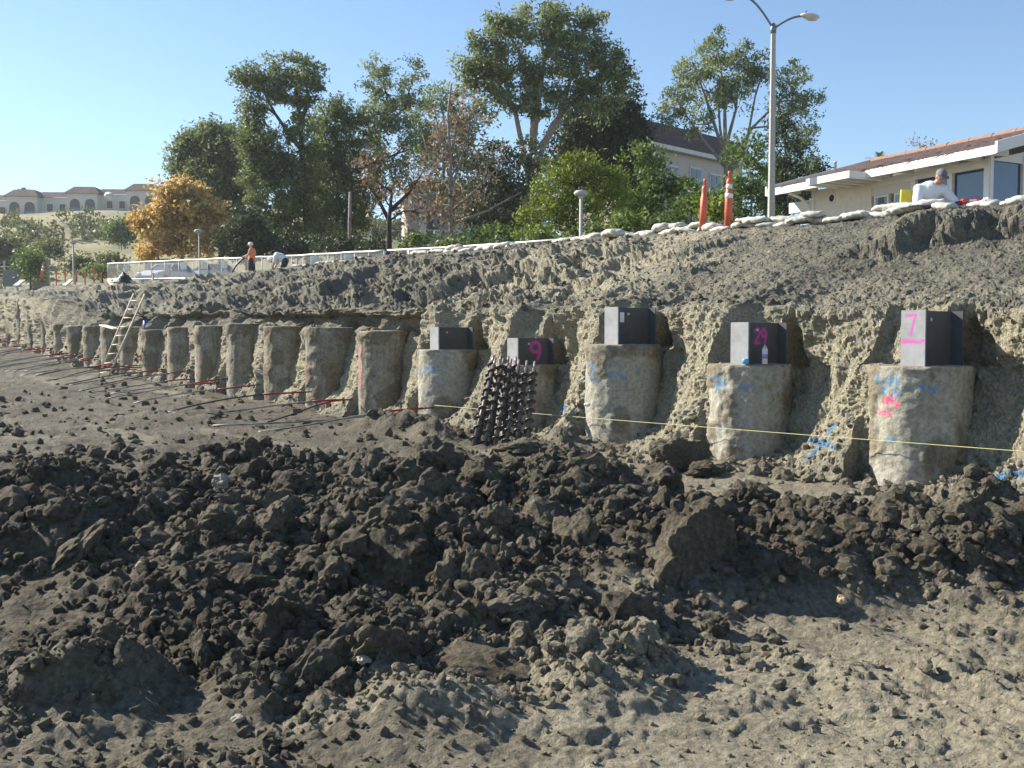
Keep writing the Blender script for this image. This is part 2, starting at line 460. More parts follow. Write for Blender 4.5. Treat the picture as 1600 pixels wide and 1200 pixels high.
def bank_profile(us):
    """(rows, cols) arrays of w, z before relief, plus segment position"""
    nidx = np.clip(np.round(us / SP), 0, NP - 1)
    dn = us - nidx * SP
    nz = lambda sc, sd, oc=3: fbm(us, 0.0, 0.0, sc, oc, sd)
    g = gbase(us)
    ztp = np.interp(us / SP, np.arange(NP), PILE_TOP) - 0.03
    inr = np.abs(dn) < RP + 0.06
    ztp = np.where(inr, PILE_TOP[nidx.astype(int)] - 0.05, ztp)
    zlip = np.interp(us, LIPU, LIPZ) + 0.10 * nz(1.1, 5) + .05 * nz(.3, 6)
    ztp = np.minimum(ztp, zlip - 0.12)
    hole_r = RP + 0.07
    hole = (.75 + .35 * nz(.35, 31)) * np.sqrt(np.maximum(0, (hole_r + .05 * nz(.3, 32)) ** 2 - dn ** 2)) * (us < 37) * (us > -2)
    tongue = sstep(.05, .3, nz(1.25, 33)) * sstep(.3, .6, np.abs(dn))
    boxh = (0.44 + .1 * nz(.6, 15)) * (1 - tongue) * (1 - sstep(35, 38, us)) * sstep(10.6, 11.4, us)
    hole = np.where(us > 11, boxh, hole)
    frac = np.clip((us / SP) - np.floor(us / SP), 0, 1)        # 0 next to the nearer pile, 1 next to the farther pile
    f = 1 - frac
    near = 1 - sstep(9, 22, us)
    zmid = g + 0.25 + (0.75 * f ** 1.6) * (0.55 + .45 * near) + 0.22 * nz(.8, 7)
    zmid = np.minimum(zmid + .4 * (1 - near) * (.6 + .6 * nz(1.1, 34)), ztp - 0.2)
    scoop = (sstep(.42, .66, frac) * 0.42 - sstep(.5, .22, frac) * .22) * (1 - .8 * sstep(33, 39, us))
    wlow = 0.06 + 0.14 * nz(.9, 8) - 0.24 * (1 - near) + scoop * (us > -3) * (.45 + .55 * near)
    wmid = np.minimum(wlow - 0.05, -0.22 + 0.12 * nz(.6, 9) + .5 * scoop - .14 * (1 - near))
    wtoe = -0.66 + 0.16 * nz(.7, 10)
    wtoe = np.where(np.abs(dn) < .5, -.4, wtoe)
    far = sstep(38, 44, us); wlow = wlow - .3 * sstep(36, 41, us)
    whi = 0.26 + 0.14 * nz(.9, 8) + 0.10 * nz(1.2, 11) - 0.45 * sstep(36, 41, us)
    wc, zc = crest(us)
    zc = zc + 0.06 * nz(2.2, 14)
    dl = np.maximum(wc - whi, 1)
    segs = [((np.full_like(us, -1.7), g - 0.45), (wtoe, g + 0.02), 16),
            (None, (wmid, zmid), 34), (None, (wlow, ztp), 34), (None, (wlow + hole, ztp + 0.004), 9),
            (None, (whi + hole * (1 - .15), zlip - 0.06), 30), (None, (np.where(us > 11, whi - .02, np.maximum(whi + 0.14, whi + hole + .05)), zlip + 0.03), 8),
            (None, (whi + dl * .34, zlip + (zc - zlip) * .30), 44), (None, (whi + dl * .66, zlip + (zc - zlip) * .68), 44), (None, (wc, zc), 40),
            (None, (wc + 1.0, zc + .05), 10), (None, (wc + 3.0, zc - 0.25), 10), (None, (wc + 7.0, zc - 0.6), 8)]
    W = []; Z = []; S = []
    cur = segs[0][0]
    for k, (_, nx, n) in enumerate(segs):
        for j in range(n):
            t = j / n
            W.append(cur[0] + (nx[0] - cur[0]) * t); Z.append(cur[1] + (nx[1] - cur[1]) * t); S.append(np.full_like(us, k + t))
        cur = nx
    W.append(cur[0]); Z.append(cur[1]); S.append(np.full_like(us, len(segs)))
    return np.array(W), np.array(Z), np.array(S)

def make_bank():
    q = np.linspace(1 / (-4 + 13.83), 1 / (72 + 13.83), 760)
    us = np.concatenate([np.linspace(-16, -4, 40)[:-1], 1 / q - 13.83, np.linspace(72, 112, 26)[1:]])
    W, Z, S = bank_profile(us)
    for _ in range(2):                                   # round the profile's corners
        W[1:-1] = (W[:-2] + 2 * W[1:-1] + W[2:]) / 4; Z[1:-1] = (Z[:-2] + 2 * Z[1:-1] + Z[2:]) / 4
    U = np.repeat(us[None, :], len(W), 0)
    tw = np.gradient(W, axis=0); tz = np.gradient(Z, axis=0); L = np.hypot(tw, tz) + 1e-9
    nw = -tz / L; nz = tw / L
    face = sstep(1.0, 2.0, S) * (1 - sstep(5.6, 6.2, S)); slope = sstep(5.8, 6.6, S) * (1 - sstep(8.7, 9.3, S)); toe = 1 - sstep(1.2, 2, S)
    top = sstep(9.0, 9.6, S)
    hole = (S > 3) & (S < 6) & (np.abs(U - np.clip(np.round(U / SP), 0, NP - 1) * SP) < RP + .02)
    def ridg(sc, sd, oc=4): return 1 - 2 * np.abs(fbm(U, W, Z, sc, oc, sd, .55))
    D = 0.14 * fbm(U, W, Z, 0.9, 5, 101, .55) * (face * .8 + slope * .9)
    D += face * (0.05 * (lumps3(U, W, Z * .8, .34, 111) - .45) + 0.022 * (lumps3(U, W, Z, .12, 112) - .45) + .13 * fbm(U, W, Z, .28, 6, 113, .7) + .05 * (ridg(.5, 122, 5) - .6))
    calm = 1 - .72 * sstep(10, 5, U) * sstep(6.1, 7.0, S)
    D += slope * calm * (0.06 * (lumps3(U, W, Z, .45, 114) - .4) + 0.03 * (lumps3(U, W, Z, .2, 115) - .4) + .02 * (lumps3(U, W, Z, .095, 116) - .4) + .12 * fbm(U, W, Z, .3, 6, 117, .7) + .05 * (ridg(.6, 123, 5) - .6))
    D += toe * (0.09 * (lumps3(U, W, Z, .3, 117) - .4) + 0.05 * (lumps3(U, W, Z, .13, 118) - .4))
    D += 0.034 * fbm(U, W, Z, .09, 3, 119, .7) * (1 - top * .6)
    # vertical tooth marks of the bucket on the cut face
    D += face * 0.035 * fbm(U * 5.0, W, Z * .5, .8, 3, 121) * (0.4 + .6 * sstep(16, 30, U))
    D += face * sstep(37, 43, U) * .16 * (1 - 2 * np.abs(fbm(U * 2.2, W * .3, Z * .35, .9, 4, 124, .6)))
    # slumps and scarps on the upper slope
    n1 = fbm(U * .75, (S - 6) * 1.5, 2.0, 1.7, 6, 131, .62); n2 = fbm(U * 1.0 + (S - 6) * .8, (S - 6) * 2.2, 8.0, 1.2, 6, 137, .62)
    sl2 = sstep(5.9, 6.2, S) * (1 - sstep(8.2, 8.8, S))
    D += sl2 * (0.30 * sstep(-.09, .13, n1 + .3 * (S - 7.4)) - .15) * sstep(6.0, 10, U) + sl2 * 0.15 * (sstep(.0, .2, n2) - .5) * sstep(3.0, 8, U)
    # long gouge across the slope at the near end
    line = (S - 7.35) - (3.4 - U) * .38
    gou = sstep(3.2, 2.2, U) * sstep(-4.5, -1, U)
    D += gou * .36 * (sstep(-.12, .16, line + .42 * fbm(U, W, Z, .7, 5, 140, .6)) - .4) * sl2
    D = np.where(hole, D * .8 + .08 * fbm(U, W, Z, .35, 4, 144) * (U < 12), D)
    D = D * (1 - top * .75)
    W2 = W + nw * D; Z2 = Z + nz * D
    U2 = U + 0.05 * fbm(U, W, Z, .3, 3, 150) * face
    P = np.stack([P0.x + ND.x * U2 + NB.x * W2, P0.y + ND.y * U2 + NB.y * W2, Z2], -1).reshape(-1, 3)
    me = mesh_np('cut_bank', P, grid_faces(*U.shape), False)
    t = 0.25 + 0.75 * face * (1 - .5 * sstep(4.2, 5.8, S)) + .25 * toe
    t -= 0.25 * face * sstep(12, 24, U) - .3 * sstep(40, 46, U) * face
    t += slope * (.15 + .5 * sstep(-.1, .4, fbm(U * .8, S * .5, 3.0, 1.6, 3, 160)) * sstep(3, 8, U))
    t -= .3 * sstep(6.3, 7.5, S) * sstep(9, 3, U)
    t *= 1 - .55 * sstep(10.5, 13, U) * sstep(2.6, 3.2, S) * (1 - sstep(37, 42, U))
    attr(me, 'tan', np.clip(t, 0, 1))
    zz = Z2; bl = np.zeros_like(U)
    bl = np.maximum(bl, seg_mask(U, zz, [[(1.42, .40), (.72, .40)], [(1.0, .62), (1.18, .2)]], .035))
    bl = np.maximum(bl, seg_mask(U, zz, [[(6.35, .52), (6.0, .56)], [(6.3, .5), (6.1, .36)]], .05))
    bl = np.maximum(bl, seg_mask(U, zz, [[(-1.0, .2), (-1.5, .34)], [(-.8, .02), (-1.1, .2)]], .045))
    bl = np.maximum(bl, seg_mask(U, zz, [[(8.9, .55), (8.55, .6)]], .04))
    attr(me, 'blue', bl * (S < 4.2))
    o = obj_me('cut_bank', me, M_BANK); tag(o, kind='structure')
    return P.reshape(U.shape[0], U.shape[1], 3), U, S
BANK_P, BANK_U, BANK_S = make_bank()

from mathutils.bvhtree import BVHTree
def bank_drop(p):
    """height of the bank or plateau under/over a plan position"""
    d = (BANK_P[..., 0] - p[0]) ** 2 + (BANK_P[..., 1] - p[1]) ** 2
    i = np.argmin(d); return float(BANK_P.reshape(-1, 3)[i, 2])
# ---------------------------------------------------------------- concrete piles
def pile_mat():
    m, nt, b = newmat('pile_concrete')
    w = wcoord(nt)
    fine = noise_node(nt, 18, 6, .7, w); mid = noise_node(nt, 3.2, 5, .6, w)
    st = N(nt, 'ShaderNodeMapping'); st.inputs['Scale'].default_value = (9, 9, .7); nt.links.new(w, st.inputs[0])
    streak = noise_node(nt, 1.0, 4, .6, st.outputs[0])
    c = ramp(nt, fine.outputs[0], [(.25, (.19, .18, .148)), (.5, (.36, .345, .285)), (.75, (.5, .48, .41))]).outputs[0]
    d = ramp(nt, fine.outputs[0], [(.25, (.085, .073, .052)), (.6, (.215, .183, .128)), (.85, (.31, .27, .195))]).outputs[0]
    f = math_n(nt, 'ADD', attr_n(nt, 'dirt'), math_n(nt, 'MULTIPLY', math_n(nt, 'SUBTRACT', mid.outputs[0], .5), 1.6))
    f = math_n(nt, 'ADD', f, math_n(nt, 'MULTIPLY', math_n(nt, 'SUBTRACT', streak.outputs[0], .5), 1.2), clamp=True)
    c = mixc(nt, f, c, d)
    br = N_sep(nt, ramp(nt, noise_node(nt, 24, 5, .75, w).outputs[0], [(.42, (0, 0, 0)), (.6, (1, 1, 1))]).outputs[0])
    for nm, col in (('blue', (.08, .25, .47)), ('red', (.62, .07, .12)), ('pink', (.75, .04, .2))):
        c = mixc(nt, math_n(nt, 'MULTIPLY', attr_n(nt, nm), br), c, col)
    nt.links.new(c, b.inputs['Base Color']); b.inputs['Roughness'].default_value = .9; b.inputs['Specular IOR Level'].default_value = .2
    h = math_n(nt, 'ADD', fine.outputs[0], math_n(nt, 'MULTIPLY', streak.outputs[0], .5))
    bump(nt, b, h, .8, .025)
    return m
M_PILE = pile_mat()

def scribble(th, z, wth, h, sd):
    r = random.Random(sd); return [[(th + r.uniform(-wth, wth), z + r.uniform(-h, h)) for _ in range(r.randint(4, 6))]]
PAINT = {   # pile index -> colour -> strokes in (arc metres left of the outward face, z)
    0: {'blue': [[(-.20, 1.22), (-.05, 1.20), (-.12, 1.08), (.02, 1.24), (.06, 1.06), (-.04, 1.02)], [(.30, 1.14), (.42, 1.10), (.46, 1.12)], [(-.06, .55), (.0, .55)]],
        'pink': [[(-.12, .97), (-.02, 1.02), (.05, .93), (-.08, .96)], [(-.2, .84), (-.02, .83)]]},
    1: {'blue': [[(-.22, 1.16), (-.1, 1.18), (-.14, 1.02), (-.02, 1.14), (.0, 1.02)], [(.26, 1.06), (.42, 1.03)], [(-.16, .96), (-.12, .95)], [(-.08, .5), (-.04, .5)]]},
    2: {'blue': [[(-.25, 1.28), (-.22, 1.05)], [(-.1, 1.3), (.02, 1.22), (-.06, 1.12), (.04, 1.02)], [(.25, 1.12), (.36, 1.16), (.46, 1.08)]]},
    4: {'blue': [[(.0, 1.08), (.2, 1.14), (.32, 1.08), (.12, 1.02)], [(-.25, 1.0), (-.08, 1.02)]]},
    5: {'red': [[(-.28, 1.5), (-.22, 1.2), (-.3, 1.02)], [(-.22, 1.42), (.02, 1.5), (-.1, 1.36)], [(-.28, 1.08), (-.1, .98), (0, .8), (-.06, .66)]]},
    6: {'red': [[(-.3, 1.1), (-.1, 1.05), (-.22, .95), (-.08, .85), (-.3, .8)]]},
    7: {'red': [[(-.2, 1.3), (-.12, 1.08), (-.24, .98)]]},
    8: {'red': [[(-.2, 1.25), (-.1, 1.0), (-.2, .9)]]},
}
def make_pile(n):
    nr, nc = (100, 110) if n < 3 else ((80, 90) if n < 9 else (40, 48))
    zt = PILE_TOP[n]; g = float(gbase(n * SP))
    th = np.linspace(0, 2 * np.pi, nc); zs = np.linspace(g - .5, zt, nr)
    T, Zg = np.meshgrid(th, zs)
    cx, sy = np.cos(T), np.sin(T)
    rv = random.Random(n + 50); r = np.full_like(T, RP * rv.uniform(.95, 1.04)) + .032 * fbm(np.cos(T) * .5 + n * 3.3, np.sin(T) * .5, Zg, .6, 3, 209)
    o = n * 7.7
    rr = 0.020 * fbm(cx * .6 + o, sy * .6, Zg, .28, 4, 201) + .012 * fbm(cx * .6 + o, sy * .6, Zg, .06, 3, 202)
    rr += .016 * fbm(cx * 4 + o, sy * 4, Zg * .25, .8, 3, 203)                     # vertical seams
    crust = sstep(-.05, .25, fbm(cx * .7 + o, sy * .7, Zg * 1.2, .5, 4, 204) + .35 * sstep(zt - .5, zt, Zg) - .1)
    rr += crust * (.016 + .022 * lumps3(cx * RP + o, sy * RP, Zg, .07, 205))
    r = r + rr * (1 - .5 * sstep(zt - .05, zt, Zg))
    c = uw(n * SP, 0)
    # angle 0 faces out of the wall, arc grows towards the nearer neighbour
    nx = -NB.x * cx - ND.x * sy; ny = -NB.y * cx - ND.y * sy
    Zg2 = Zg - sstep(zt - .2, zt, Zg) * .09 * np.maximum(0, fbm(cx * .8 + n * 5.1, sy * .8, 0.0, .4, 4, 210) + .1)
    V = np.stack([r * nx, r * ny, Zg2], -1)
    k = 9
    rows = [V.reshape(-1, 3)]
    for j in range(1, k + 1):                            # rough broken-off top
        q = 1 - j / k
        e = V[-1].copy(); e[:, 0] *= q; e[:, 1] *= q
        e[:, 2] = zt + .012 * fbm(e[:, 0] + o, e[:, 1], 0.0, .12, 3, 207) * (1 - q) ** .3 + .015 * (1 - q)
        rows.append(e)
    V = np.concatenate(rows)
    me = mesh_np('concrete_pile', V, grid_faces(nr + k, nc), True)
    pad = np.ones((k, nc))
    attr(me, 'dirt', np.concatenate([(.42 + (.45 if n > 4 else 0) + .75 * crust - .25).ravel(), (pad * .6).ravel()]))
    Tc = (T + np.pi) % (2 * np.pi) - np.pi
    spec = PAINT.get(n)
    if spec is None and n >= 9:
        rz = random.Random(n * 3); spec = {'red': scribble(-.12, g + .75 + rz.uniform(-.15, .15), .14, .16, n)}
    for nm in ('blue', 'red', 'pink'):
        m = seg_mask(Tc * RP, Zg, (spec or {}).get(nm, []), .04 if nm != 'red' else .045)
        attr(me, nm, np.concatenate([m.ravel(), (pad * 0).ravel()]))
    ob = obj_me('concrete_pile', me, M_PILE); ob.location = c
    return ob
ordn = ['first', 'second', 'third', 'fourth', 'fifth', 'sixth', 'seventh', 'eighth', 'ninth', 'tenth', 'eleventh', 'twelfth', 'thirteenth', 'fourteenth', 'fifteenth', 'sixteenth', 'seventeenth', 'eighteenth', 'nineteenth']
PL = ['rough concrete pile at the right edge with pink and blue paint marks under a beam', 'rough concrete pile carrying the spray can, with blue paint marks',
      'wide rough concrete pile with blue paint, under the tallest tagged steel beam', 'low concrete pile in shade behind the leaning auger rods',
      'short banded concrete pile with blue paint, first left of the auger rods']
for n in range(NP):
    lb = PL[n] if n < 5 else 'bare concrete pile with red paint marks, %s one left of the last steel beam' % ordn[n - 5]
    tag(make_pile(n), lb, 'pile', 'row of concrete piles along the cut bank')

# ---------------------------------------------------------------- steel beams on the near piles
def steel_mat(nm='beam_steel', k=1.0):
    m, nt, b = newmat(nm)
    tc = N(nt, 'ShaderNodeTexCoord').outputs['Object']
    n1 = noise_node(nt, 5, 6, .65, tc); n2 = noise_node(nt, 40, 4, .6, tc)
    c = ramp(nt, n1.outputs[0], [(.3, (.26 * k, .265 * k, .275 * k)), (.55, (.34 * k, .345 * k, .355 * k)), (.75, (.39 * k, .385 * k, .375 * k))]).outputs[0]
    rust = ramp(nt, n1.outputs[0], [(.62, (0, 0, 0)), (.72, (1, 1, 1))]).outputs[0]
    c = mixc(nt, math_n(nt, 'MULTIPLY', N_sep(nt, rust), math_n(nt, 'MULTIPLY', n2.outputs[0], .5)), c, (.2, .13, .09))
    c = mixc(nt, math_n(nt, 'MULTIPLY', attr_n(nt, 'paint'), .75), c, (.6, .06, .42))
    nt.links.new(c, b.inputs['Base Color']); b.inputs['Roughness'].default_value = .75; b.inputs['Specular IOR Level'].default_value = .25
    bump(nt, b, n2.outputs[0], .15, .004)
    return m
M_STEEL = steel_mat()
M_TAG = simple('white_tag', (.75, .75, .72), .6); M_BOLT = simple('bolt_white', (.6, .58, .52), .5)

M_STEEL_SHADE = steel_mat('beam_steel_shade', .26)  # same steel darkened: shade on web and rear flange put into the colour
def plate(name, cx, cy, cz, dx, dy, dz, parent, strokes=None, axis='y', wd=.02):
    """steel plate as a fine grid box; strokes painted on the visible side"""
    n = 46
    if axis == 'y':      # face normal -y (towards the pit): a = x, b = z
        A = np.linspace(-dx / 2, dx / 2, n); B = np.linspace(-dz / 2, dz / 2, n)
        a, b = np.meshgrid(A, B); f0 = np.stack([a + cx, np.full_like(a, cy - dy / 2), b + cz], -1); f1 = np.stack([a + cx, np.full_like(a, cy + dy / 2), b + cz], -1)
    else:                # face normal +x (towards the nearer neighbour): a = y, b = z
        A = np.linspace(-dy / 2, dy / 2, n); B = np.linspace(-dz / 2, dz / 2, n)
        a, b = np.meshgrid(A, B); f0 = np.stack([np.full_like(a, cx + dx / 2), a + cy, b + cz], -1); f1 = np.stack([np.full_like(a, cx - dx / 2), a + cy, b + cz], -1)
    V = np.concatenate([f0.reshape(-1, 3), f1.reshape(-1, 3)])
    g = grid_faces(n, n); q = n * n
    edge = list(range(n)) + [i * n + n - 1 for i in range(1, n)] + [q - 1 - i for i in range(1, n)] + [(n - 1 - i) * n for i in range(1, n - 1)]
    side = np.array([(edge[i], edge[i - 1], edge[i - 1] + q, edge[i] + q) for i in range(len(edge))])
    Fc = np.concatenate([g, g[:, ::-1] + q, side])
    me = mesh_np(name, V, Fc, False)
    m = seg_mask(a + (0), b, strokes or [], wd)
    attr(me, 'paint', np.concatenate([m.ravel(), np.zeros(q)]))
    return obj_me(name, me, M_STEEL_SHADE if axis == 'x' or name == 'rear_flange' else M_STEEL, parent)

BEAM_TOP = [1.98, 1.88, 2.14, 1.68, 1.89]
def digits(txt, x0, z0, h):
    w = h * .55; out = []
    D = {'2': [(0, .85), (.25, 1), (.7, 1), (.95, .8), (.8, .55), (.1, .08), (0, 0), (1, 0)],
         '9': [(.95, .7), (.7, .5), (.25, .5), (.02, .7), (.2, .98), (.7, 1), (.95, .75), (.9, .3), (.75, 0)],
         '7': [(0, .95), (.95, 1), (.75, .6), (.5, 0)]}
    for i, ch in enumerate(txt):
        out.append([(x0 + i * w * 1.35 + x * w, z0 + y * h) for x, y in D[ch]])
    return out
BD, BF = 0.78, 0.29
BLAB = ['grey steel beam with a pink seven underlined on its flange, at the right edge', 'grey steel beam marked 29 in pink behind the spray can',
        'tallest grey steel beam, with a white tag on its side', 'steel beam with a pink nine, standing behind the auger rods', 'short plain steel beam on the pile left of the auger rods']
for n in range(5):
    zt = BEAM_TOP[n]; zb = PILE_TOP[n] - .12; h = zt - zb
    o = empty('steel_beam', uw(n * SP - .13, 0.03, zb), math.atan2(NB.y, NB.x) - math.pi / 2, label=BLAB[n], cat='beam', group='steel beams set in the near piles')
    # local y = into the bank, local x = along the wall towards the nearer neighbour
    tf = .022
    fs = ws = None
    if n == 0: fs = [[(x - .085, z) for x, z in s] for s in digits('7', -.0, h / 2 - .27, .22)] + [[(-.13, h / 2 - .35), (.02, h / 2 - .36), (.13, h / 2 - .335)], [(-.12, h / 2 - .33), (.1, h / 2 - .35)]]
    if n == 1: ws = digits('29', -.10, h / 2 - .27, .18)
    if n == 3:
        ws = [[(.09 + .1 * math.cos(a), h / 2 - .16 + .085 * math.sin(a)) for a in np.linspace(0, 6.283, 14)], [(.19, h / 2 - .14), (.18, h / 2 - .28), (.14, h / 2 - .36)]]
    plate('front_flange', 0, -BD / 2, h / 2, BF, tf, h, o, fs, 'y', .017)
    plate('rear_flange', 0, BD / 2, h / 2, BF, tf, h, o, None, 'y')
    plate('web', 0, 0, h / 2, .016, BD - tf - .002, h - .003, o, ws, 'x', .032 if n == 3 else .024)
    MB().lathe([(.001, 0), (.02, 0), (.02, .012), (.001, .012)], (.008, -.06 if n != 4 else -.12, h - .1), 10, Matrix.Rotation(math.pi / 2, 3, 'Y')).build('lifting_hole_rim', M_BOLT, o)
    if n == 2:
        MB().box((.0115, -.19, h - .15), (.005, .085, .15)).build('tag', M_TAG, o)
        MB().lathe([(.001, 0), (.018, 0), (.018, .01), (.001, .01)], (.008, -.08, h - .1), 10, Matrix.Rotation(math.pi / 2, 3, 'Y')).build('red_washer', simple('washer_red', (.6, .2, .18)), o)

# ---------------------------------------------------------------- spray can and its cap
M_CAN = simple('can_white', (.62, .6, .66), .35, .1, 30); M_CAP = simple('cap_blue', (.12, .42, .72), .4); M_TIN = simple('tin', (.55, .55, .58), .3, metal=.8)
cp = uw(1 * SP - .44, -.24, PILE_TOP[1] + .01)
o = empty('spray_can', cp, label='white spray paint can standing on the pile before beam 29', cat='spray can')
MB().lathe([(.03, 0), (.036, .004), (.036, .19), (.033, .2)], n=16).build('can_body', M_CAN, o)
MB().lathe([(.033, .2), (.024, .222), (.018, .228)], n=16).build('shoulder', M_TIN, o)
MB().lathe([(.009, .226), (.009, .245), (.007, .25)], n=10).build('nozzle', M_TAG, o)
MB().lathe([(.0365, .07), (.0365, .13)], n=16).build('label_band', simple('label_violet', (.3, .25, .5), .4), o)
cb = MB().lathe([(.034, 0), (.034, .045), (.03, .055), (.02, .057)], n=16).build('plastic_lid', M_CAP)
cb.location = uw(1 * SP - .26, -.4, PILE_TOP[1] + .012); cb.scale = (1.3, 1.3, 1.2)
tag(cb, 'loose blue plastic cap lying left of the white spray can', 'can cap')

# ---------------------------------------------------------------- string line along the piles
M_STRING = simple('string_yellow', (.5, .48, .22), .6)
sp = []
for i in range(30):
    t = i / 29; u = -4 + 13.2 * t
    sp.append(uw(u, -.64, .545 - .011 * u - .012 * math.sin(math.pi * t)))
so = MB().tube(sp, .0042, 5).build('string_line', M_STRING)
tag(so, 'yellow builder string stretched along the front of the piles', 'string')

# ---------------------------------------------------------------- leaning auger rods
M_AUG = simple('auger_steel', (.115, .095, .082), .5, .35, 14, metal=.2, bmp=.3); M_AUGTIP = simple('auger_tip', (.3, .24, .22), .45, .3, 20, metal=.5)
def auger(base, top, seed, label):
    base = Vector(base); top = Vector(top); d = top - base; L = d.length
    o = empty('auger_rod', base, label=label, cat='auger rod', group='auger rods leaning on the low pile')
    o.rotation_euler = d.to_track_quat('Z', 'Y').to_euler()
    MB().tube([(0, 0, -.05), (0, 0, L - .16)], .037, 10).build('shaft', M_AUG, o)
    MB().tube([(0, 0, L - .17), (0, 0, L)], .02, 8).build('coupling', M_AUGTIP, o)
    rnd = random.Random(seed); z = .06 + rnd.uniform(0, .1)
    while z < L - .2:
        n = 20; vs = []; fs = []
        a0 = rnd.uniform(0, 6.28)
        for k in range(n + 1):                          # one turn of helical flight, closed thickness
            an = a0 + 2 * math.pi * k / n * .98; zz = z + .055 * k / n
            for rr, dz in ((.03, -.005), (.074, -.005), (.074, .005), (.03, .005)):
                vs.append((rr * math.cos(an), rr * math.sin(an), zz + dz))
        for k in range(n):
            for j in range(4):
                fs.append((k * 4 + j, k * 4 + (j + 1) % 4, k * 4 + 4 + (j + 1) % 4, k * 4 + 4 + j))
        fs.append((3, 2, 1, 0)); fs.append((n * 4, n * 4 + 1, n * 4 + 2, n * 4 + 3))
        MB().add(vs, fs, False).build('flight', M_AUG, o)
        z += .19
    return o
AUG = []
for i in range(6): AUG.append((-.58 + .16 * i, 14.75, -.26 + .125 * i, 15.95, 1.36 - .012 * i, 0))
for i in range(4): AUG.append((-.52 + .2 * i, 15.1, -.30 + .12 * i, 16.2, 1.40 - .01 * i, 1))
onm = ['first', 'second', 'third', 'fourth', 'fifth', 'sixth']
for k, (bx, by, tx, ty, tz, row) in enumerate(AUG):
    i = k if k < 6 else k - 6
    auger((bx, by, .04 + .05 * row), (tx, ty, tz), k, 'rusty auger rod leaning on the low pile, %s from left in the %s row' % (onm[i], ('front', 'back')[row]))
# ---------------------------------------------------------------- upper ground and hillside
def upz(X, Y):
    return 3.05 + 0.019 * np.clip(np.asarray(Y, float) - 18, 0, 140) + 0.0 * np.asarray(X, float)
def hillz(X, Y):
    X = np.asarray(X, float); Y = np.asarray(Y, float)
    a = sstep(88, 190, Y + 0.10 * X); lat = 1 - sstep(-35, 30, X)
    h = 18.5 * a * lat + 2.2 * fbm(X, Y, 0.0, 28, 3, 301) * sstep(85, 110, Y) * lat
    h += 3.5 * sstep(112, 124, Y + 6 * fbm(X, Y, 1.0, 30, 2, 303)) * lat - 1.0 * lat * a
    return h
def make_upper():
    us = np.concatenate([np.linspace(-90, -18, 14), np.linspace(-16, 112, 130), np.linspace(120, 900, 18)])
    wo = np.concatenate([np.linspace(4.0, 30, 30), np.geomspace(32, 2600, 30)])
    wc, zc = crest(np.clip(us, -15, 110))
    U = np.repeat(us[None, :], len(wo), 0); W = wc[None, :] + wo[:, None]
    X = P0.x + ND.x * U + NB.x * W; Y = P0.y + ND.y * U + NB.y * W
    edge = np.minimum((zc - .75)[None, :], upz(X, Y) + 9)
    Z = edge + (upz(X, Y) - edge) * sstep(4, 16, wo)[:, None] + .05 * fbm(X, Y, 0.0, 1.5, 3, 305)
    me = mesh_np('upper_ground', np.stack([X, Y, Z], -1).reshape(-1, 3), grid_faces(*X.shape), True)
    tag(obj_me('upper_ground', me, M_UP), kind='structure')
    xs = np.linspace(-170, 60, 90); ys = np.linspace(84, 330, 80)
    X, Y = np.meshgrid(xs, ys); Z = upz(X, Y) - 1.0 + hillz(X, Y)
    me = mesh_np('hillside', np.stack([X, Y, Z], -1).reshape(-1, 3), grid_faces(*X.shape), True)
    tag(obj_me('hillside', me, M_HILL), kind='structure')
def ground_mat(name, cols, sc):
    m, nt, b = newmat(name); w = wcoord(nt)
    n1 = noise_node(nt, sc, 6, .65, w); n2 = noise_node(nt, sc * 12, 5, .7, w)
    f = math_n(nt, 'ADD', math_n(nt, 'MULTIPLY', n1.outputs[0], .65), math_n(nt, 'MULTIPLY', n2.outputs[0], .35))
    r = ramp(nt, f, [(.35, cols[0]), (.5, cols[1]), (.65, cols[2])]); nt.links.new(r.outputs[0], b.inputs['Base Color'])
    b.inputs['Roughness'].default_value = .95; bump(nt, b, n2.outputs[0], .6, .05); return m
M_UP = ground_mat('upper_dirt', [(.12, .11, .085), (.2, .18, .14), (.1, .11, .05)], .35)
M_HILL = ground_mat('dry_hill_grass', [(.12, .125, .05), (.25, .215, .105), (.34, .285, .155)], .09)
make_upper()

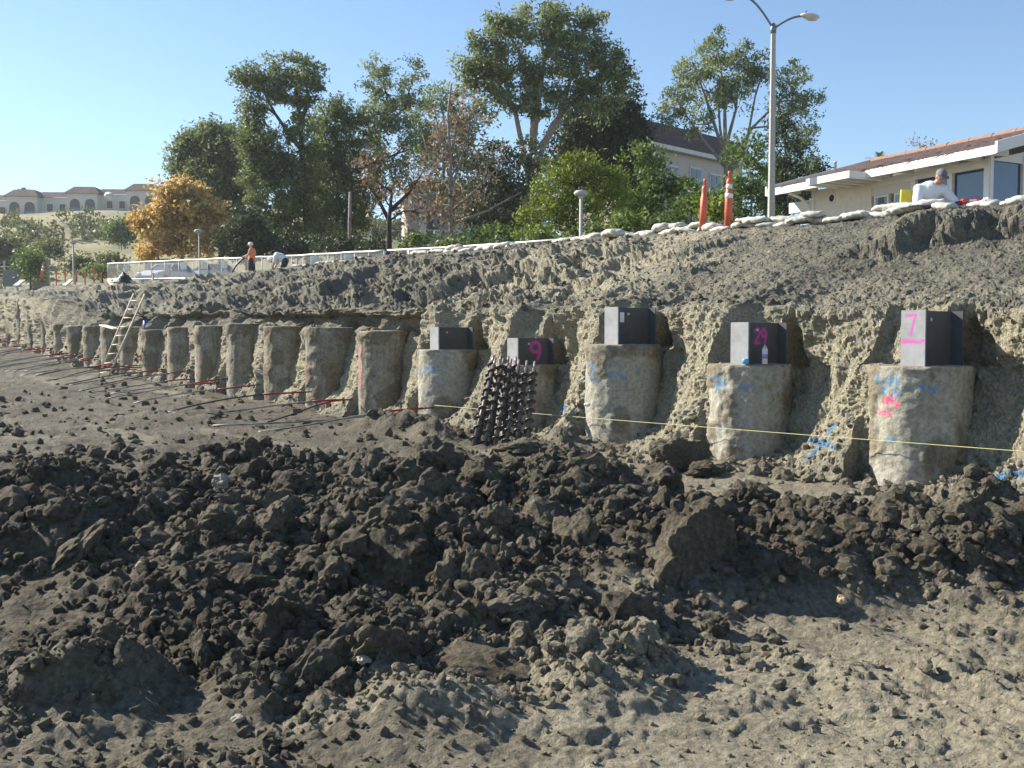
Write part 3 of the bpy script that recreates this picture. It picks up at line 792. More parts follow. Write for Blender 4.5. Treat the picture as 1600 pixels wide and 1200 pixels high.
# ---------------------------------------------------------------- sandbags along the crest
M_BAG = simple('sandbag_white', (.54, .52, .46), .9, .3, 13, bmp=.8, coord='world')
M_BAGG = simple('sandbag_grey', (.45, .45, .4), .85, .2, 9, bmp=.3, coord='world')
def bag_mesh(seed):
    n, m = 22, 14; vs = []; rnd = random.Random(seed)
    L, Wd, H = .31, .19, .085
    for j in range(m + 1):
        t = j / m; x = (t - .5) * 2
        e = (1 - abs(x) ** 3.2) ** .5 if abs(x) < 1 else 0
        e = max(e, .16 if x < 0 else .3)                       # a gathered, tied neck at one end
        for k in range(n):
            a = 2 * math.pi * k / n
            ca, sa = math.cos(a), math.sin(a)
            y = math.copysign(abs(ca) ** .7, ca) * Wd * e; z = math.copysign(abs(sa) ** .9, sa) * H * (e ** .8)
            vs.append((x * L, y, z))
    V = np.array(vs)
    d = fbm(V[:, 0] + seed * 3.1, V[:, 1], V[:, 2], .16, 4, 311, .6)
    V[:, 2] += .05 * d + .03 * np.cos(V[:, 0] * 4 + seed); V[:, 1] += .025 * fbm(V[:, 0], V[:, 1] + seed, V[:, 2], .2, 2, 312)
    V[:, 2] += .02 * np.sin(V[:, 0] * 38 + V[:, 1] * 14 + seed) * np.abs(V[:, 0] / L)
    Fc = []
    for j in range(m):
        for k in range(n): Fc.append((j * n + k, j * n + (k + 1) % n, (j + 1) * n + (k + 1) % n, (j + 1) * n + k))
    b = len(V); V = np.concatenate([V, [V[:n].mean(0)], [V[-n:].mean(0)]])
    for k in range(n):
        Fc.append((b, (k + 1) % n, k, k)); Fc.append((b + 1, m * n + k, m * n + (k + 1) % n, m * n + (k + 1) % n))
    me = bpy.data.meshes.new('sandbag'); me.from_pydata([tuple(v) for v in V], [], [tuple(dict.fromkeys(f)) for f in Fc])
    me.polygons.foreach_set('use_smooth', [True] * len(me.polygons)); return me
BAGS = [bag_mesh(s) for s in range(5)]
for k, me in enumerate(BAGS): me.materials.append(M_BAG if k != 4 else M_BAGG)
def sandbag(px, dz, back, label, sc=1.0, seed=0, yaw=None, v=None):
    r = random.Random(seed + int(px * 7)); u, w, z, p = crest_at_px(px)
    o = bpy.data.objects.new('sandbag', BAGS[r.randint(0, 4) if v is None else v])
    q = uw(u, w + back, 0)
    o.location = (q.x, q.y, z + dz)
    o.rotation_euler = (r.uniform(-.12, .12), r.uniform(-.1, .1), (math.atan2(ND.y, ND.x) if yaw is None else yaw) + r.uniform(-.5, .5))
    o.scale = (sc * r.uniform(.9, 1.15), sc * r.uniform(.9, 1.15), sc * r.uniform(.7, 1.0))
    link(o); tag(o, label, 'sandbag', 'white sandbags lining the crest of the bank'); return o
def bagrow(px0, px1, step, label, lay=1, jit=.1, sc=1.0, back=.25):
    px = px0; k = 0
    while px < px1:
        for l in range(lay):
            if l == 0 or random.random() < .55:
                sandbag(px + random.uniform(-.3, .3) * step + l * step * .5, .055 + .11 * l + random.uniform(-.03, .02), back + random.uniform(-jit, jit), label, sc, k)
            k += 1
        px += step * random.uniform(.8, 1.15)
random.seed(11)
bagrow(1012, 1082, 23, 'white sandbag in the low row left of the orange channelizer posts', 2)
bagrow(950, 1010, 19, 'white sandbag at the thin left end of the right-hand row')
bagrow(1098, 1128, 16, 'white sandbag between the two orange channelizer posts', 1)
bagrow(1142, 1262, 26, 'white sandbag in the row around the foot of the tall street lamp', 2, sc=.85)
bagrow(1270, 1420, 28, 'white sandbag in the row below the round house vent', 1, sc=.9)
bagrow(1326, 1400, 24, 'white sandbag piled up left of the man in the white shirt', 2, sc=.9)
bagrow(1425, 1490, 28, 'white sandbag lying in front of the man in the white shirt', 1, back=-.1, sc=.85)
bagrow(1496, 1640, 29, 'white sandbag in the row right of the man in the white shirt', 1, sc=.95)
bagrow(640, 705, 15, 'white sandbag heaped near the bare sycamore trunk', 2)
bagrow(705, 800, 17, 'white sandbag lying along the foot of the low handrail', 1)
bagrow(860, 930, 19, 'white sandbag beside the small path lamp', 1)
bagrow(455, 560, 13, 'white sandbag along the crest right of the bending worker', 1)
bagrow(320, 388, 9, 'white sandbag left of the worker in orange', 2)
bagrow(400, 432, 10, 'white sandbag between the two workers on the crest', 1)
bagrow(240, 318, 10, 'white sandbag below the parked white cars', 1)
sandbag(985, .02, -.55, 'single white sandbag lying apart on the slope below the crest', 1.05, 5, v=0)

# ---------------------------------------------------------------- channelizer posts
M_OR = simple('channelizer_orange', (.6, .12, .06), .5, .18, 5); M_WHT = simple('reflective_white', (.8, .78, .74), .45, .08, 8); M_BLK = simple('black_rubber', (.03, .03, .03), .7)
def channelizer(px, top_y, lean, label, bands=True, h=1.12, Yb=None, z=None):
    if Yb is None:
        u, w, zc, p = crest_at_px(px); q = uw(u, w + .1, zc - .05)
    else: q = Vector((pt(px, top_y, Yb).x, Yb, z))
    o = empty('channelizer_post', q, label=label, cat='traffic post', group='orange channelizer posts')
    o.rotation_euler = (0, lean, 0); s = h / 1.12
    MB().lathe([(.20 * s, -.04), (.2 * s, .03), (.1 * s, .05)], n=8, smooth=False).build('base', M_BLK, o)
    MB().lathe([(.072 * s, .05), (.072 * s, .72 * s), (.058 * s, .74 * s), (.058 * s, .9 * s), (.06 * s, .91 * s), (.045 * s, .97 * s), (.02 * s, .985 * s)], n=16).build('tube', M_OR, o)
    MB().lathe([(.022 * s, .97 * s), (.022 * s, 1.05 * s), (.034 * s, 1.07 * s), (.03 * s, 1.11 * s), (.012 * s, 1.12 * s)], n=12).build('grip', M_OR, o)
    if bands:
        for zz, rr in ((.62, .0735), (.79, .0595)):
            MB().lathe([(rr * s, zz * s), (rr * s, (zz + .085) * s)], n=16).build('reflective_band', M_WHT, o)
    return o
channelizer(1089, 274, .045, 'faded orange channelizer post without white bands, left of the pair', False)
channelizer(1129, 268, .02, 'orange channelizer post with two white bands, right of the pair', True, 1.2)
channelizer(238, 416, .05, 'pinkish orange channelizer post beside the parked white car', True, 1.1, 60, 4.55)
channelizer(64, 418, .16, 'leaning orange channelizer post at the far left end', True, 1.3, 70, 5.75)
for k, (px, pyb, Yb, hh) in enumerate([(88, 440, 74, .8), (102, 440, 73, .7), (118, 441, 72, .8), (133, 442, 70, .75), (147, 441, 69, .95), (158, 441, 68, .7), (174, 441, 66, .7), (265, 444, 59, 1.1)]):
    q = pt(px, pyb, Yb); o = empty('marker_stake', q, label=('orange marker stake in the line on the far left crest' if px < 200 else 'orange marker stake in front of the parked white car'), cat='stake', group='orange stakes on the far crest' if px < 200 else None)
    MB().box((0, 0, hh / 2 - .2), (.07, .05, hh + .4)).build('stake', M_OR, o)
    MB().box((0, -.03, hh - .12), (.2, .015, .2)).build('flag', M_OR, o)

# ---------------------------------------------------------------- lamps
M_GALV = simple('lamp_concrete', (.42, .4, .37), .8, .1, 12); M_ARM = simple('lamp_arm', (.17, .18, .2), .5, metal=.3); M_LUM = simple('lamp_head', (.62, .58, .55), .4); M_LENS = simple('lamp_lens', (.6, .52, .5), .25)
def street_lamp():
    b = pt(1204, 420, 30); b.z = 3.3
    zt = pt(1201, 46, 30).z
    o = empty('street_lamp', b, label='tall double-arm street lamp on an eight-sided pole by the house', cat='street lamp')
    H = zt - b.z
    MB().lathe([(.125, -.3), (.125, .02), (.075, H)], n=8, smooth=False).build('pole', M_GALV, o)
    MB().lathe([(.085, H - .12), (.095, H + .02), (.06, H + .16), (.02, H + .2)], n=10).build('pole_cap', M_ARM, o)
    for sx, ex, ez, nm in ((-1, -.98, .92, 'arm'), (1, .78, .33, 'arm')):
        path = []
        for i in range(13):
            t = i / 12
            path.append((ex * t, -.12 * t, H + .02 + ez * math.sin(t * math.pi / 2)))
        MB().tube(path, .032, 8).build('arm', M_ARM, o)
        e = path[-1]; M = Matrix.Rotation(sx * .12, 3, 'Y')
        hd = empty_part('lamp_head', o)
        MB().ell((e[0] + sx * .27, e[1], e[2] + .0), (.3, .14, .085), 14, 8, M).build('housing', M_LUM, hd)
        MB().ell((e[0] + sx * .31, e[1], e[2] - .075), (.19, .11, .06), 12, 6, M).build('lens', M_LENS, hd)
        MB().lathe([(.02, 0), (.02, .07), (.01, .08)], (e[0] + sx * .15, e[1], e[2] + .075), 8).build('photocell', M_BLK, hd)
def empty_part(name, parent):
    e = bpy.data.objects.new(name, None); return link(e, parent)
street_lamp()
def path_lamp(px, ytop, Y, zb, label, s=1.0, r=.045):
    t = pt(px, ytop, Y); H = t.z - zb
    o = empty('path_lamp', (t.x, Y, zb), label=label, cat='lamp post', group='small path lamps')
    MB().lathe([(r * 1.6, -.2), (r * 1.6, .15), (r, .2), (r * .85, H - .16 * s)], n=10).build('post', M_GALV, o)
    MB().lathe([(.06 * s, H - .2 * s), (.2 * s, H - .15 * s), (.23 * s, H - .09 * s), (.17 * s, H - .02 * s), (.05 * s, H)], n=16).build('lamp_shade', M_GALV, o)
    MB().lathe([(.05 * s, H - .27 * s), (.09 * s, H - .2 * s)], n=12).build('globe', M_LENS, o)
path_lamp(908, 297, 26, 3.4, 'small lamp post with round cap in front of the lime green tree', .85, .05)
path_lamp(311, 358, 63, 3.9, 'thin grey lamp post in front of the orange autumn tree', 1.4, .06)
path_lamp(114, 376, 82, 4.3, 'thin lamp post before the hillside at far left', 1.3, .07)

# ---------------------------------------------------------------- chain-link fence and handrail
M_PIPE = simple('galvanised_pipe', (.62, .62, .6), .45, .08, 10, metal=.2); M_POST = simple('fence_post', (.36, .36, .35), .5, .1, 10); M_SIGN = simple('sign_white', (.78, .78, .76), .6)
def link_mat():
    m, nt, b = newmat('chain_link'); w = wcoord(nt)
    sp = N(nt, 'ShaderNodeSeparateXYZ'); nt.links.new(w, sp.inputs[0])
    s1 = math_n(nt, 'ADD', math_n(nt, 'MULTIPLY', sp.outputs[1], 9.0), math_n(nt, 'MULTIPLY', sp.outputs[2], 12.0))
    s2 = math_n(nt, 'SUBTRACT', math_n(nt, 'MULTIPLY', sp.outputs[1], 9.0), math_n(nt, 'MULTIPLY', sp.outputs[2], 12.0))
    w1 = math_n(nt, 'LESS_THAN', math_n(nt, 'FRACT', s1), .12); w2 = math_n(nt, 'LESS_THAN', math_n(nt, 'FRACT', s2), .12)
    al = math_n(nt, 'MAXIMUM', w1, w2)
    b.inputs['Base Color'].default_value = (.4, .41, .4, 1); b.inputs['Roughness'].default_value = .5
    nt.links.new(al, b.inputs['Alpha']); return m
M_LINK = link_mat()
def fence():
    ctl = [(168, 412, 66), (230, 409, 61), (310, 405.5, 56), (395, 402, 50.5), (450, 400, 47), (520, 396, 43), (600, 391.5, 39)]
    P = [pt(*c) for c in ctl]
    o = empty('chain_link_fence', (P[0].x, P[0].y, 4.0), label='long chain-link fence with white rails and sign plates behind the workers', cat='fence')
    off = o.location.copy()
    def at(t):
        k = t * (len(P) - 1); i = min(int(k), len(P) - 2); return P[i].lerp(P[i + 1], k - i) - off
    H = 1.45
    MB().tube([at(t / 30) + Vector((0, 0, .012 * math.sin(t * 1.7))) for t in range(31)], .042, 8).build('top_rail', M_PIPE, o)
    MB().tube([at(t / 30) - Vector((0, 0, H - .42)) for t in range(31)], .032, 8).build('lower_rail', M_PIPE, o)
    n = 22
    for i in range(n + 1):
        a = at(i / n); MB().tube([a - Vector((0, 0, H + .6)), a + Vector((0, 0, .02))], .024, 8).build('post', M_POST, o)
    vs = []; fs = []
    for i in range(41):
        a = at(i / 40); vs += [a - Vector((0, 0, H)), a - Vector((0, 0, .03))]
        if i: fs.append((2 * i - 2, 2 * i, 2 * i + 1, 2 * i - 1))
    MB().add(vs, fs).build('chain_link_mesh', M_LINK, o)
    for px in (202, 233, 291, 323, 355, 497, 551):
        t = np.interp(px, [c[0] for c in ctl], np.arange(len(ctl))) / (len(ctl) - 1)
        a = at(float(t)); s = .42 if px > 450 else .34
        MB().box((a.x - .06, a.y - .09, a.z - .32), (s, .02, s * 1.15), Matrix.Rotation(.45, 3, 'Z')).build('sign_plate', M_SIGN, o)
fence()
def handrail():
    ctl = [(606, 391, 38), (700, 386.5, 34), (800, 380, 30.5), (900, 372.5, 27)]
    P = [pt(*c) for c in ctl]; o = empty('handrail', (P[0].x, P[0].y, 4.0), label='low white pipe handrail running right from the chain-link fence', cat='railing'); off = o.location.copy()
    MB().tube([p - off for p in P], .035, 8).build('rail', M_PIPE, o)
    for i in range(9):
        k = i / 8 * 3; j = min(int(k), 2); a = P[j].lerp(P[j + 1], k - j) - off
        MB().tube([a - Vector((0, 0, 1.0)), a], .028, 8).build('post', M_PIPE, o)
handrail()
# timber easel-like prop at the rail
a = pt(606, 404, 37.4); o = empty('barricade', a, label='small white A-frame barricade with dark cloth at the end of the fence', cat='barricade')
for sx in (-1, 1):
    MB().box((sx * .22, 0, -.1), (.06, .05, .8), Matrix.Rotation(-sx * .35, 3, 'Y')).build('leg', M_SIGN, o)
MB().prism([(-.12, -.06, -.3), (.16, -.06, -.32), (.1, -.06, .26), (-.04, -.06, .3)], (0, .1, 0)).build('cloth', M_BLK, o)

# ---------------------------------------------------------------- boards, pipe, tarpaulin on the bank
M_BOARD = simple('pale_board', (.62, .58, .5), .7, .15, 4); M_WOOD = simple('weathered_wood', (.36, .31, .22), .8, .25, 6); M_TARP = simple('black_tarp', (.018, .019, .022), .5, .4, 3, bmp=.5); M_BLUE = simple('pvc_blue', (.05, .17, .5), .4)
def board(a, b, w, t, label, mat=M_BOARD, name='plank'):
    a = Vector(a); b = Vector(b); d = b - a
    o = MB().box((0, 0, 0), (w, t, d.length), None, .006).build(name, mat)
    o.location = (a + b) / 2; o.rotation_euler = d.to_track_quat('Z', 'Y').to_euler()
    tag(o, label, 'board'); return o
board(pt(352, 455, 44.5), pt(398, 438, 45.5), .22, .05, 'white board lying on the slope below the worker in orange')
board(pt(362, 457, 44), pt(402, 441, 45), .14, .05, 'narrower white board lying beside a wider one on the slope')
board(pt(170, 438, 61), pt(181, 453, 58), .22, .06, 'short white board standing askew left of the black tarpaulin')
board(pt(100, 447, 68), pt(112, 437, 69), .3, .1, 'white board on the far crest among the orange stakes')
board(pt(24, 447, 66), pt(36, 438, 67), .35, .1, 'white board at the far left end of the crest')
board(pt(186, 443, 57.5), pt(210, 443, 57.5), .55, .3, 'pale timber block below the black tarpaulin')
board(pt(455, 466, 38.5), pt(482, 455, 39), .12, .04, 'thin pale lath on the middle of the slope', M_WOOD)
board(pt(225, 457, 50), pt(265, 449, 51), .12, .06, 'thin pale lath right of the ladder top', M_WOOD)
board(pt(302, 451, 50), pt(345, 444, 51), .12, .06, 'long thin lath leading up to the workers', M_WOOD)
def tarp():
    n = 30; xs = np.linspace(-1, 1, n); X, Y = np.meshgrid(xs, xs); r = np.hypot(X, Y)
    Z = .62 * np.clip(1 - r, 0, 1) ** .8 + .09 * fbm(X, Y, 0.0, .3, 3, 331) * (r < 1.05)
    V = np.stack([X * .62, Y * .5, Z], -1).reshape(-1, 3)
    o = obj_me('tarpaulin', mesh_np('tarpaulin', V, grid_faces(n, n), False), M_TARP); p = pt(193, 442, 57.5); o.location = p
    tag(o, 'crumpled black tarpaulin heaped on the far crest', 'tarpaulin')
tarp()
p = pt(228, 516, 33.6)
o = MB().tube([(0, 0, -.1), (0, 0, .32)], .085, 14).build('pipe', M_BLUE); o.location = p
tag(o, 'short upright blue plastic pipe behind the far piles', 'pipe')
# small deck board laid over the pile tops
board(pt(160, 508, 36.8), pt(182, 514, 35), .25, .04, 'pale plank laid behind the ladder on the pile tops')

# ---------------------------------------------------------------- ladder
def ladder():
    b0 = pt(146, 607, 31.6); b1 = pt(163, 604, 31.3); t0 = pt(209, 459, 34.2); t1 = pt(226, 460, 33.9)
    o = empty('ladder', (b0 + b1) / 2, label='tall wooden site ladder leaning against the far piles', cat='ladder'); off = o.location.copy()
    for a, b in ((b0, t0), (b1, t1)):
        MB().tube([a - off, b - off], .036, 6).build('rail', M_LAD, o)
    for i in range(10):
        t = (i + .6) / 10.4
        MB().tube([b0.lerp(t0, t) - off, b1.lerp(t1, t) - off], .022, 6).build('rung', M_LAD, o)
M_LAD = simple('ladder_wood', (.55, .47, .3), .7, .2, 3)
ladder()

# ---------------------------------------------------------------- tieback tendons fanning out of the pile bases
M_SHEATH = simple('tendon_grey', (.3, .28, .25), .5, .5, 3, coord='world'); M_SHD = simple('tendon_black', (.035, .035, .04), .4); M_RED = simple('tendon_red', (.3, .035, .03), .5)
def tendon(n, du, length, rise, spread, seed, label):
    r = random.Random(seed); u0 = n * SP + du; g0 = float(gbase(u0))
    pts = []
    for i in range(15):
        t = i / 14; w = -.62 - length * .66 * t; u = u0 + spread * t ** 1.3
        q = uw(u, w); h, _ = pit_height(np.array([q.x]), np.array([q.y]), False)
        z = float(h[0]) + .05 + rise * (1 - t) * (1 + .9 * t) * (1 - .15 * t) + .03 * math.sin(t * 5 + seed)
        pts.append(Vector((q.x, q.y, z)))
    o = empty('tieback_tendon', pts[0], label=label, cat='cable', group='tieback tendons lying before the far piles'); off = pts[0].copy()
    L = [p - off for p in pts]; k = r.choice((3, 4, 5))
    MB().tube(L[:2], .016, 7).build('tail', M_SHD, o)
    MB().tube(L[1:k + 1], .021, 7).build('red_sleeve', M_RED, o)
    MB().tube(L[k:], .017, 7).build('sheath', M_SHEATH if r.random() < .8 else M_SHD, o)
TL = {4: [(-.5, 4.6, .32, .9), (.1, 5.2, .22, 1.4)], 5: [(.2, 4.6, .35, .6), (.5, 3.2, .3, -.8)], 6: [(-.3, 4.8, .42, .3)], 7: [(.1, 4.4, .4, .6)], 8: [(-.2, 4.6, .42, .1), (.5, 4, .3, .6)]}
for n in range(4, 22):
    for k, (du, ln, ri, spd) in enumerate(TL.get(n, [(random.uniform(-.5, .5), random.uniform(3.6, 4.8), random.uniform(.25, .5), random.uniform(-.3, .7)) for _ in range(3 if n > 9 else 2)])):
        tendon(n, du, ln, ri, spd, n * 5 + k, 'bent grey tendon cable with red sleeve sticking out before the far piles' if n > 8 else
               'bent tendon cable with red sleeve before the %s pile left of the augers' % ordn[n - 4] + (', lower one' if k else ''))

# ---------------------------------------------------------------- parked cars behind the sandbags
M_CARW = simple('car_white', (.7, .71, .72), .25, .03, 1); M_CARB = simple('car_silver', (.45, .5, .56), .25, .03, 1); M_GL = simple('car_glass', (.09, .12, .16), .08, .1, 1); M_HL = simple('headlight', (.7, .72, .75), .15)
def car(px, py, Y, rz, mat, label):
    g = pt(px, py, Y); o = empty('parked_car', g, rz, label=label, cat='car', group='cars parked behind the fence')
    # side outline in x (length) and z, lofted across y with tumblehome
    low = [(-2.15, .35), (-2.2, .62), (-2.1, .86), (-1.3, .95), (1.25, .93), (2.05, .78), (2.2, .58), (2.15, .32)]
    b = MB(); vs = []; fs = []
    ny = [(-.86, .93), (-.84, 1.0), (-.55, 1.03), (.55, 1.03), (.84, 1.0), (.86, .93)]
    for y, k in ny:
        for x, z in low: vs.append((x * (1 - .02 * (abs(y) > .85)), y, z * (k if z > .6 else 1)))
    m = len(low)
    for j in range(len(ny) - 1):
        for i in range(m): fs.append((j * m + i, j * m + (i + 1) % m, (j + 1) * m + (i + 1) % m, (j + 1) * m + i))
    fs.append(tuple(range(m))); fs.append(tuple(reversed(range((len(ny) - 1) * m, len(ny) * m))))
    body = b.add(vs, fs, False).build('body', mat, o)
    def cabin(inset, z1, nm, mt, par, top):
        lo = [(-1.75, .93), (1.0, .93)]; hi = [(-1.25, z1), (.25, z1)]
        vs = []
        for s in (-1, 1):
            vs += [(lo[0][0], s * (.80 - inset), lo[0][1]), (lo[1][0], s * (.80 - inset), lo[1][1]), (hi[1][0], s * (.64 - inset), z1), (hi[0][0], s * (.64 - inset), z1)]
        return MB().add(vs, [(3, 2, 1, 0), (4, 5, 6, 7), (0, 1, 5, 4), (1, 2, 6, 5), (2, 3, 7, 6), (3, 0, 4, 7)]).build(nm, mt, par)
    cabin(0, 1.4, 'cabin_glass', M_GL, o, True)
    MB().box((-.5, 0, 1.42), (1.62, 1.3, .06), None, .025).build('roof', mat, o)
    for s in (-1, 1):
        for x0, x1 in ((-1.78, -1.26), (1.03, .26), (-.42, -.42)):
            MB().tube([(x0, s * .81, .92), (x1, s * .645, 1.41)], .035, 6).build('pillar', mat, o)
        for x in (-1.35, 1.35):
            wl_ = MB().lathe([(.12, -.1), (.3, -.1), (.32, -.06), (.32, .06), (.3, .1), (.12, .1)], (x, s * .78, .32), 18, Matrix.Rotation(math.pi / 2, 3, 'X')).build('wheel', M_BLK, o)
            MB().lathe([(.02, -.105), (.19, -.105), (.19, .105), (.02, .105)], (x, s * .78, .32), 12, Matrix.Rotation(math.pi / 2, 3, 'X')).build('rim', M_PIPE, wl_)
        MB().box((2.1, s * .62, .66), (.16, .34, .14), None, .03).build('headlight', M_HL, o)
        MB().box((.85, s * .92, .98), (.12, .16, .1), None, .03).build('mirror', mat, o)
    MB().box((2.17, 0, .42), (.1, 1.5, .16), None, .03).build('bumper', M_BLK, o)
car(263, 447, 66, -1.9, M_CARW, 'white car parked behind the fence, next to a channelizer post')
car(331, 445, 70, -1.9, M_CARB, 'silver blue car parked behind the thin lamp post')
# ---------------------------------------------------------------- the house on the right
HE = Vector((-0.454, 0.891, 0)).normalized(); HB = Vector((HE.y, -HE.x, 0))      # along the facade (away), into the house
HC = Vector((12.37, 26.0, 0))
M_STUC = simple('stucco', (.68, .62, .53), .9, .06, 5, bmp=.15); M_TRIM = simple('white_trim', (.7, .69, .66), .55, .05, 5); M_SOF = simple('soffit_white', (.6, .58, .53), .7, .06, 4)
def glass_mat(name, c):
    m, nt, b = newmat(name); n = noise_node(nt, 1.5, 2, .5, N(nt, 'ShaderNodeTexCoord').outputs['Object'])
    r = ramp(nt, n.outputs[0], [(.3, tuple(x * .8 for x in c)), (.7, c)]); nt.links.new(r.outputs[0], b.inputs['Base Color'])
    b.inputs['Roughness'].default_value = .04; b.inputs['Specular IOR Level'].default_value = .9; return m
M_GLASS = glass_mat('window_glass', (.02, .05, .13)); M_GLASS2 = glass_mat('window_glass_far', (.1, .13, .17))
def tile_mat():
    m, nt, b = newmat('roof_tile'); oi = N(nt, 'ShaderNodeObjectInfo')
    r = ramp(nt, oi.outputs['Random'], [(0, (.1, .062, .05)), (.4, (.15, .09, .07)), (.75, (.19, .115, .09)), (1, (.14, .1, .085))])
    n = noise_node(nt, 9, 4, .6, N(nt, 'ShaderNodeTexCoord').outputs['Object'])
    c = mixc(nt, math_n(nt, 'MULTIPLY', n.outputs[0], .4), r.outputs[0], (.12, .09, .08)); nt.links.new(c, b.inputs['Base Color'])
    b.inputs['Roughness'].default_value = .8; return m
M_TILE = tile_mat()
def house():
    o = empty('ranch_house', HC + Vector((0, 0, 3.35)), math.atan2(HE.y, HE.x), label='low ranch house with white fascia and red tile roof at the right', cat='house')
    z0 = 3.35
    # local frame: x = along the facade away from the camera, y = out of the house towards the pit (negative = inside)
    def B(name, x0, x1, y0, y1, za, zb, mat, par=o, bev=.0):
        return MB().box(((x0 + x1) / 2, (y0 + y1) / 2, (za + zb) / 2 - z0), (abs(x1 - x0), abs(y1 - y0), zb - za), None, bev).build(name, mat, par)
    ev = 6.36; pitch = .275; ov = .85; RM = 3.7
    # solid core of the house, set back behind facade
    B('wall', .25, 6.25, -6.8, -.22, z0, 6.3, M_STUC)
    B('stucco_wall', 3.95, 6.3, -.2, 0, z0, 6.34, M_STUC)
    # windows of the facade: posts, header, panes
    xs = [0, 1.18, 2.42]
    B('header', .0, 3.94, -.16, .02, 6.12, 6.34, M_TRIM)
    B('sill', .0, 3.94, -.15, .03, z0, z0 + .35, M_TRIM)
    for x in (0.075, 1.2, 2.42):
        B('window_post', x - .075, x + .075, -.15, .035, z0 + .35, 6.12, M_TRIM)
    for a, b in ((.15, 1.125), (1.275, 2.345)):
        B('window_pane', a, b, -.1, -.07, z0 + .35, 6.12, M_GLASS)
    B('panel', 2.5, 3.94, -.17, -.01, 5.85, 6.12, M_SOF)
    for a, b in ((2.56, 3.1), (3.3, 3.84)):
        w = B('window', a, b, -.12, .015, z0 + .35, 5.84, M_TRIM)
        B('pane', a + .06, b - .06, .016, .024, z0 + .4, 5.78, M_GLASS2, w)
    # gable end at the near corner: posts, panes with raked tops
    zt = lambda y: 6.3 - .0 * y
    def gable_poly(y0, y1, za, t0, t1, x, d, name, mat):
        MB().prism([(x, y0, za - z0), (x, y1, za - z0), (x, y1, t1 - z0), (x, y0, t0 - z0)], (d, 0, 0)).build(name, mat, o)
    for y in (-.07, -1.35, -2.6, -3.7):
        B('window_post', -.02, .16, y - .06, y + .06, z0, 6.3 + .2, M_TRIM)
    for a, b in ((-1.28, -.14), (-2.53, -1.42), (-3.63, -2.67)):
        gable_poly(a, b, z0 + .2, 6.3, 6.3, .06, .03, 'window_pane', M_GLASS)
    gable_poly(-3.62, -.1, 6.3, 6.3 + .235 * 3.6, 6.32, .0, .12, 'gable_header', M_TRIM)
    # roof: deck, fascia, barge board, tiles
    def rz(y): return ev + .14 + (ov - y) * pitch
    x0, x1 = -.85, 7.45
    MB().prism([(x0, ov, rz(ov) - z0 - .1), (x0, -RM, rz(-RM) - z0 - .1), (x0, -RM - 4, rz(-RM) - .9 - z0), (x0, -RM - 4, rz(-RM) - z0 - 1.0), (x0, -RM, rz(-RM) - z0 - .2), (x0, ov, rz(ov) - z0 - .18)], (x1 - x0, 0, 0)).build('roof_deck', M_SOF, o)
    B('fascia', x0, 3.35, ov, ov + .06, ev - .12, ev + .1, M_TRIM)
    B('fascia', 4.95, x1, ov, ov + .06, ev - .12, ev + .1, M_TRIM)
    MB().prism([(x0 - .05, ov + .06, ev - .1 - z0), (x0 - .05, ov + .06, ev + .19 - z0), (x0 - .05, -RM, rz(-RM) + .05 - z0), (x0 - .05, -RM, rz(-RM) - .26 - z0)], (.07, 0, 0)).build('barge_board', M_TRIM, o)
    MB().prism([(x1, ov + .06, ev - .1 - z0), (x1, ov + .06, ev + .19 - z0), (x1, -RM, rz(-RM) + .05 - z0), (x1, -RM, rz(-RM) - .26 - z0)], (.07, 0, 0)).build('barge_board', M_TRIM, o)
    # projecting entry canopy
    B('canopy_fascia', 3.3, 5.0, 1.5, 1.56, ev - .16, ev + .04, M_TRIM)
    for x in (3.3, 5.0 - .06):
        B('canopy_side', x, x + .06, .3, 1.5, ev - .16, ev + .04, M_TRIM)
    B('canopy_roof', 3.37, 4.93, .2, 1.5, ev - .0, ev + .03, M_SOF)
    for x in (3.75, 4.15, 4.55):
        B('canopy_joist', x - .035, x + .035, .1, 1.49, ev - .16, ev - .01, M_SOF)
    # rafter tails under the eave
    for i in range(11):
        x = -.55 + i * .74
        if 3.2 < x < 5.05: continue
        MB().prism([(x, ov - .02, ev - .1 - z0), (x, 0, ev - .05 + .0 - z0), (x, 0, ev + .2 - z0), (x, ov - .02, ev + .02 - z0)], (.09, 0, 0)).build('rafter_tail', M_SOF, o)
    # gutter, downspout, vent
    MB().tube([(6.55, ov - .05, ev - .12 - z0), (6.5, .35, ev - .25 - z0), (6.4, .09, ev - .5 - z0), (6.4, .09, .05)], .05, 8).build('downspout', M_TRIM, o)
    B('corner_board', 6.24, 6.34, -.3, .06, z0, 6.34, M_TRIM)
    B('beam_end', 6.35, 7.3, -.12, .1, 5.72, 6.05, M_TRIM)
    vt = MB().lathe([(.15, -.02), (.15, .03), (.115, .035), (.115, .0)], (5.5, .01, 6.0 - z0), 20, Matrix.Rotation(-math.pi / 2, 3, 'X')).build('vent', M_TRIM, o)
    MB().lathe([(.001, .0), (.112, .0), (.112, .015), (.001, .015)], (5.5, .01, 6.0 - z0), 20, Matrix.Rotation(-math.pi / 2, 3, 'X')).build('vent_grille', M_BLK, vt)
    # roof tiles, one by one, sharing one mesh
    tl, tw = .40, .30
    t = MB(); vs = []; fs = []; n = 7
    for y, lift in ((0, .02), (-tl * 1.08, .0)):
        for k in range(n):
            a = k / (n - 1); x = (a - .5) * tw * .99
            zz = .05 * math.sin(math.pi * min(1, a / .68)) if a < .68 else -.012 * math.sin(math.pi * (a - .68) / .32)
            vs.append((x, y, zz + lift + .02))
        for k in range(n):
            a = k / (n - 1); x = (a - .5) * tw * .99
            zz = .05 * math.sin(math.pi * min(1, a / .68)) if a < .68 else -.012 * math.sin(math.pi * (a - .68) / .32)
            vs.append((x, y, zz + lift))
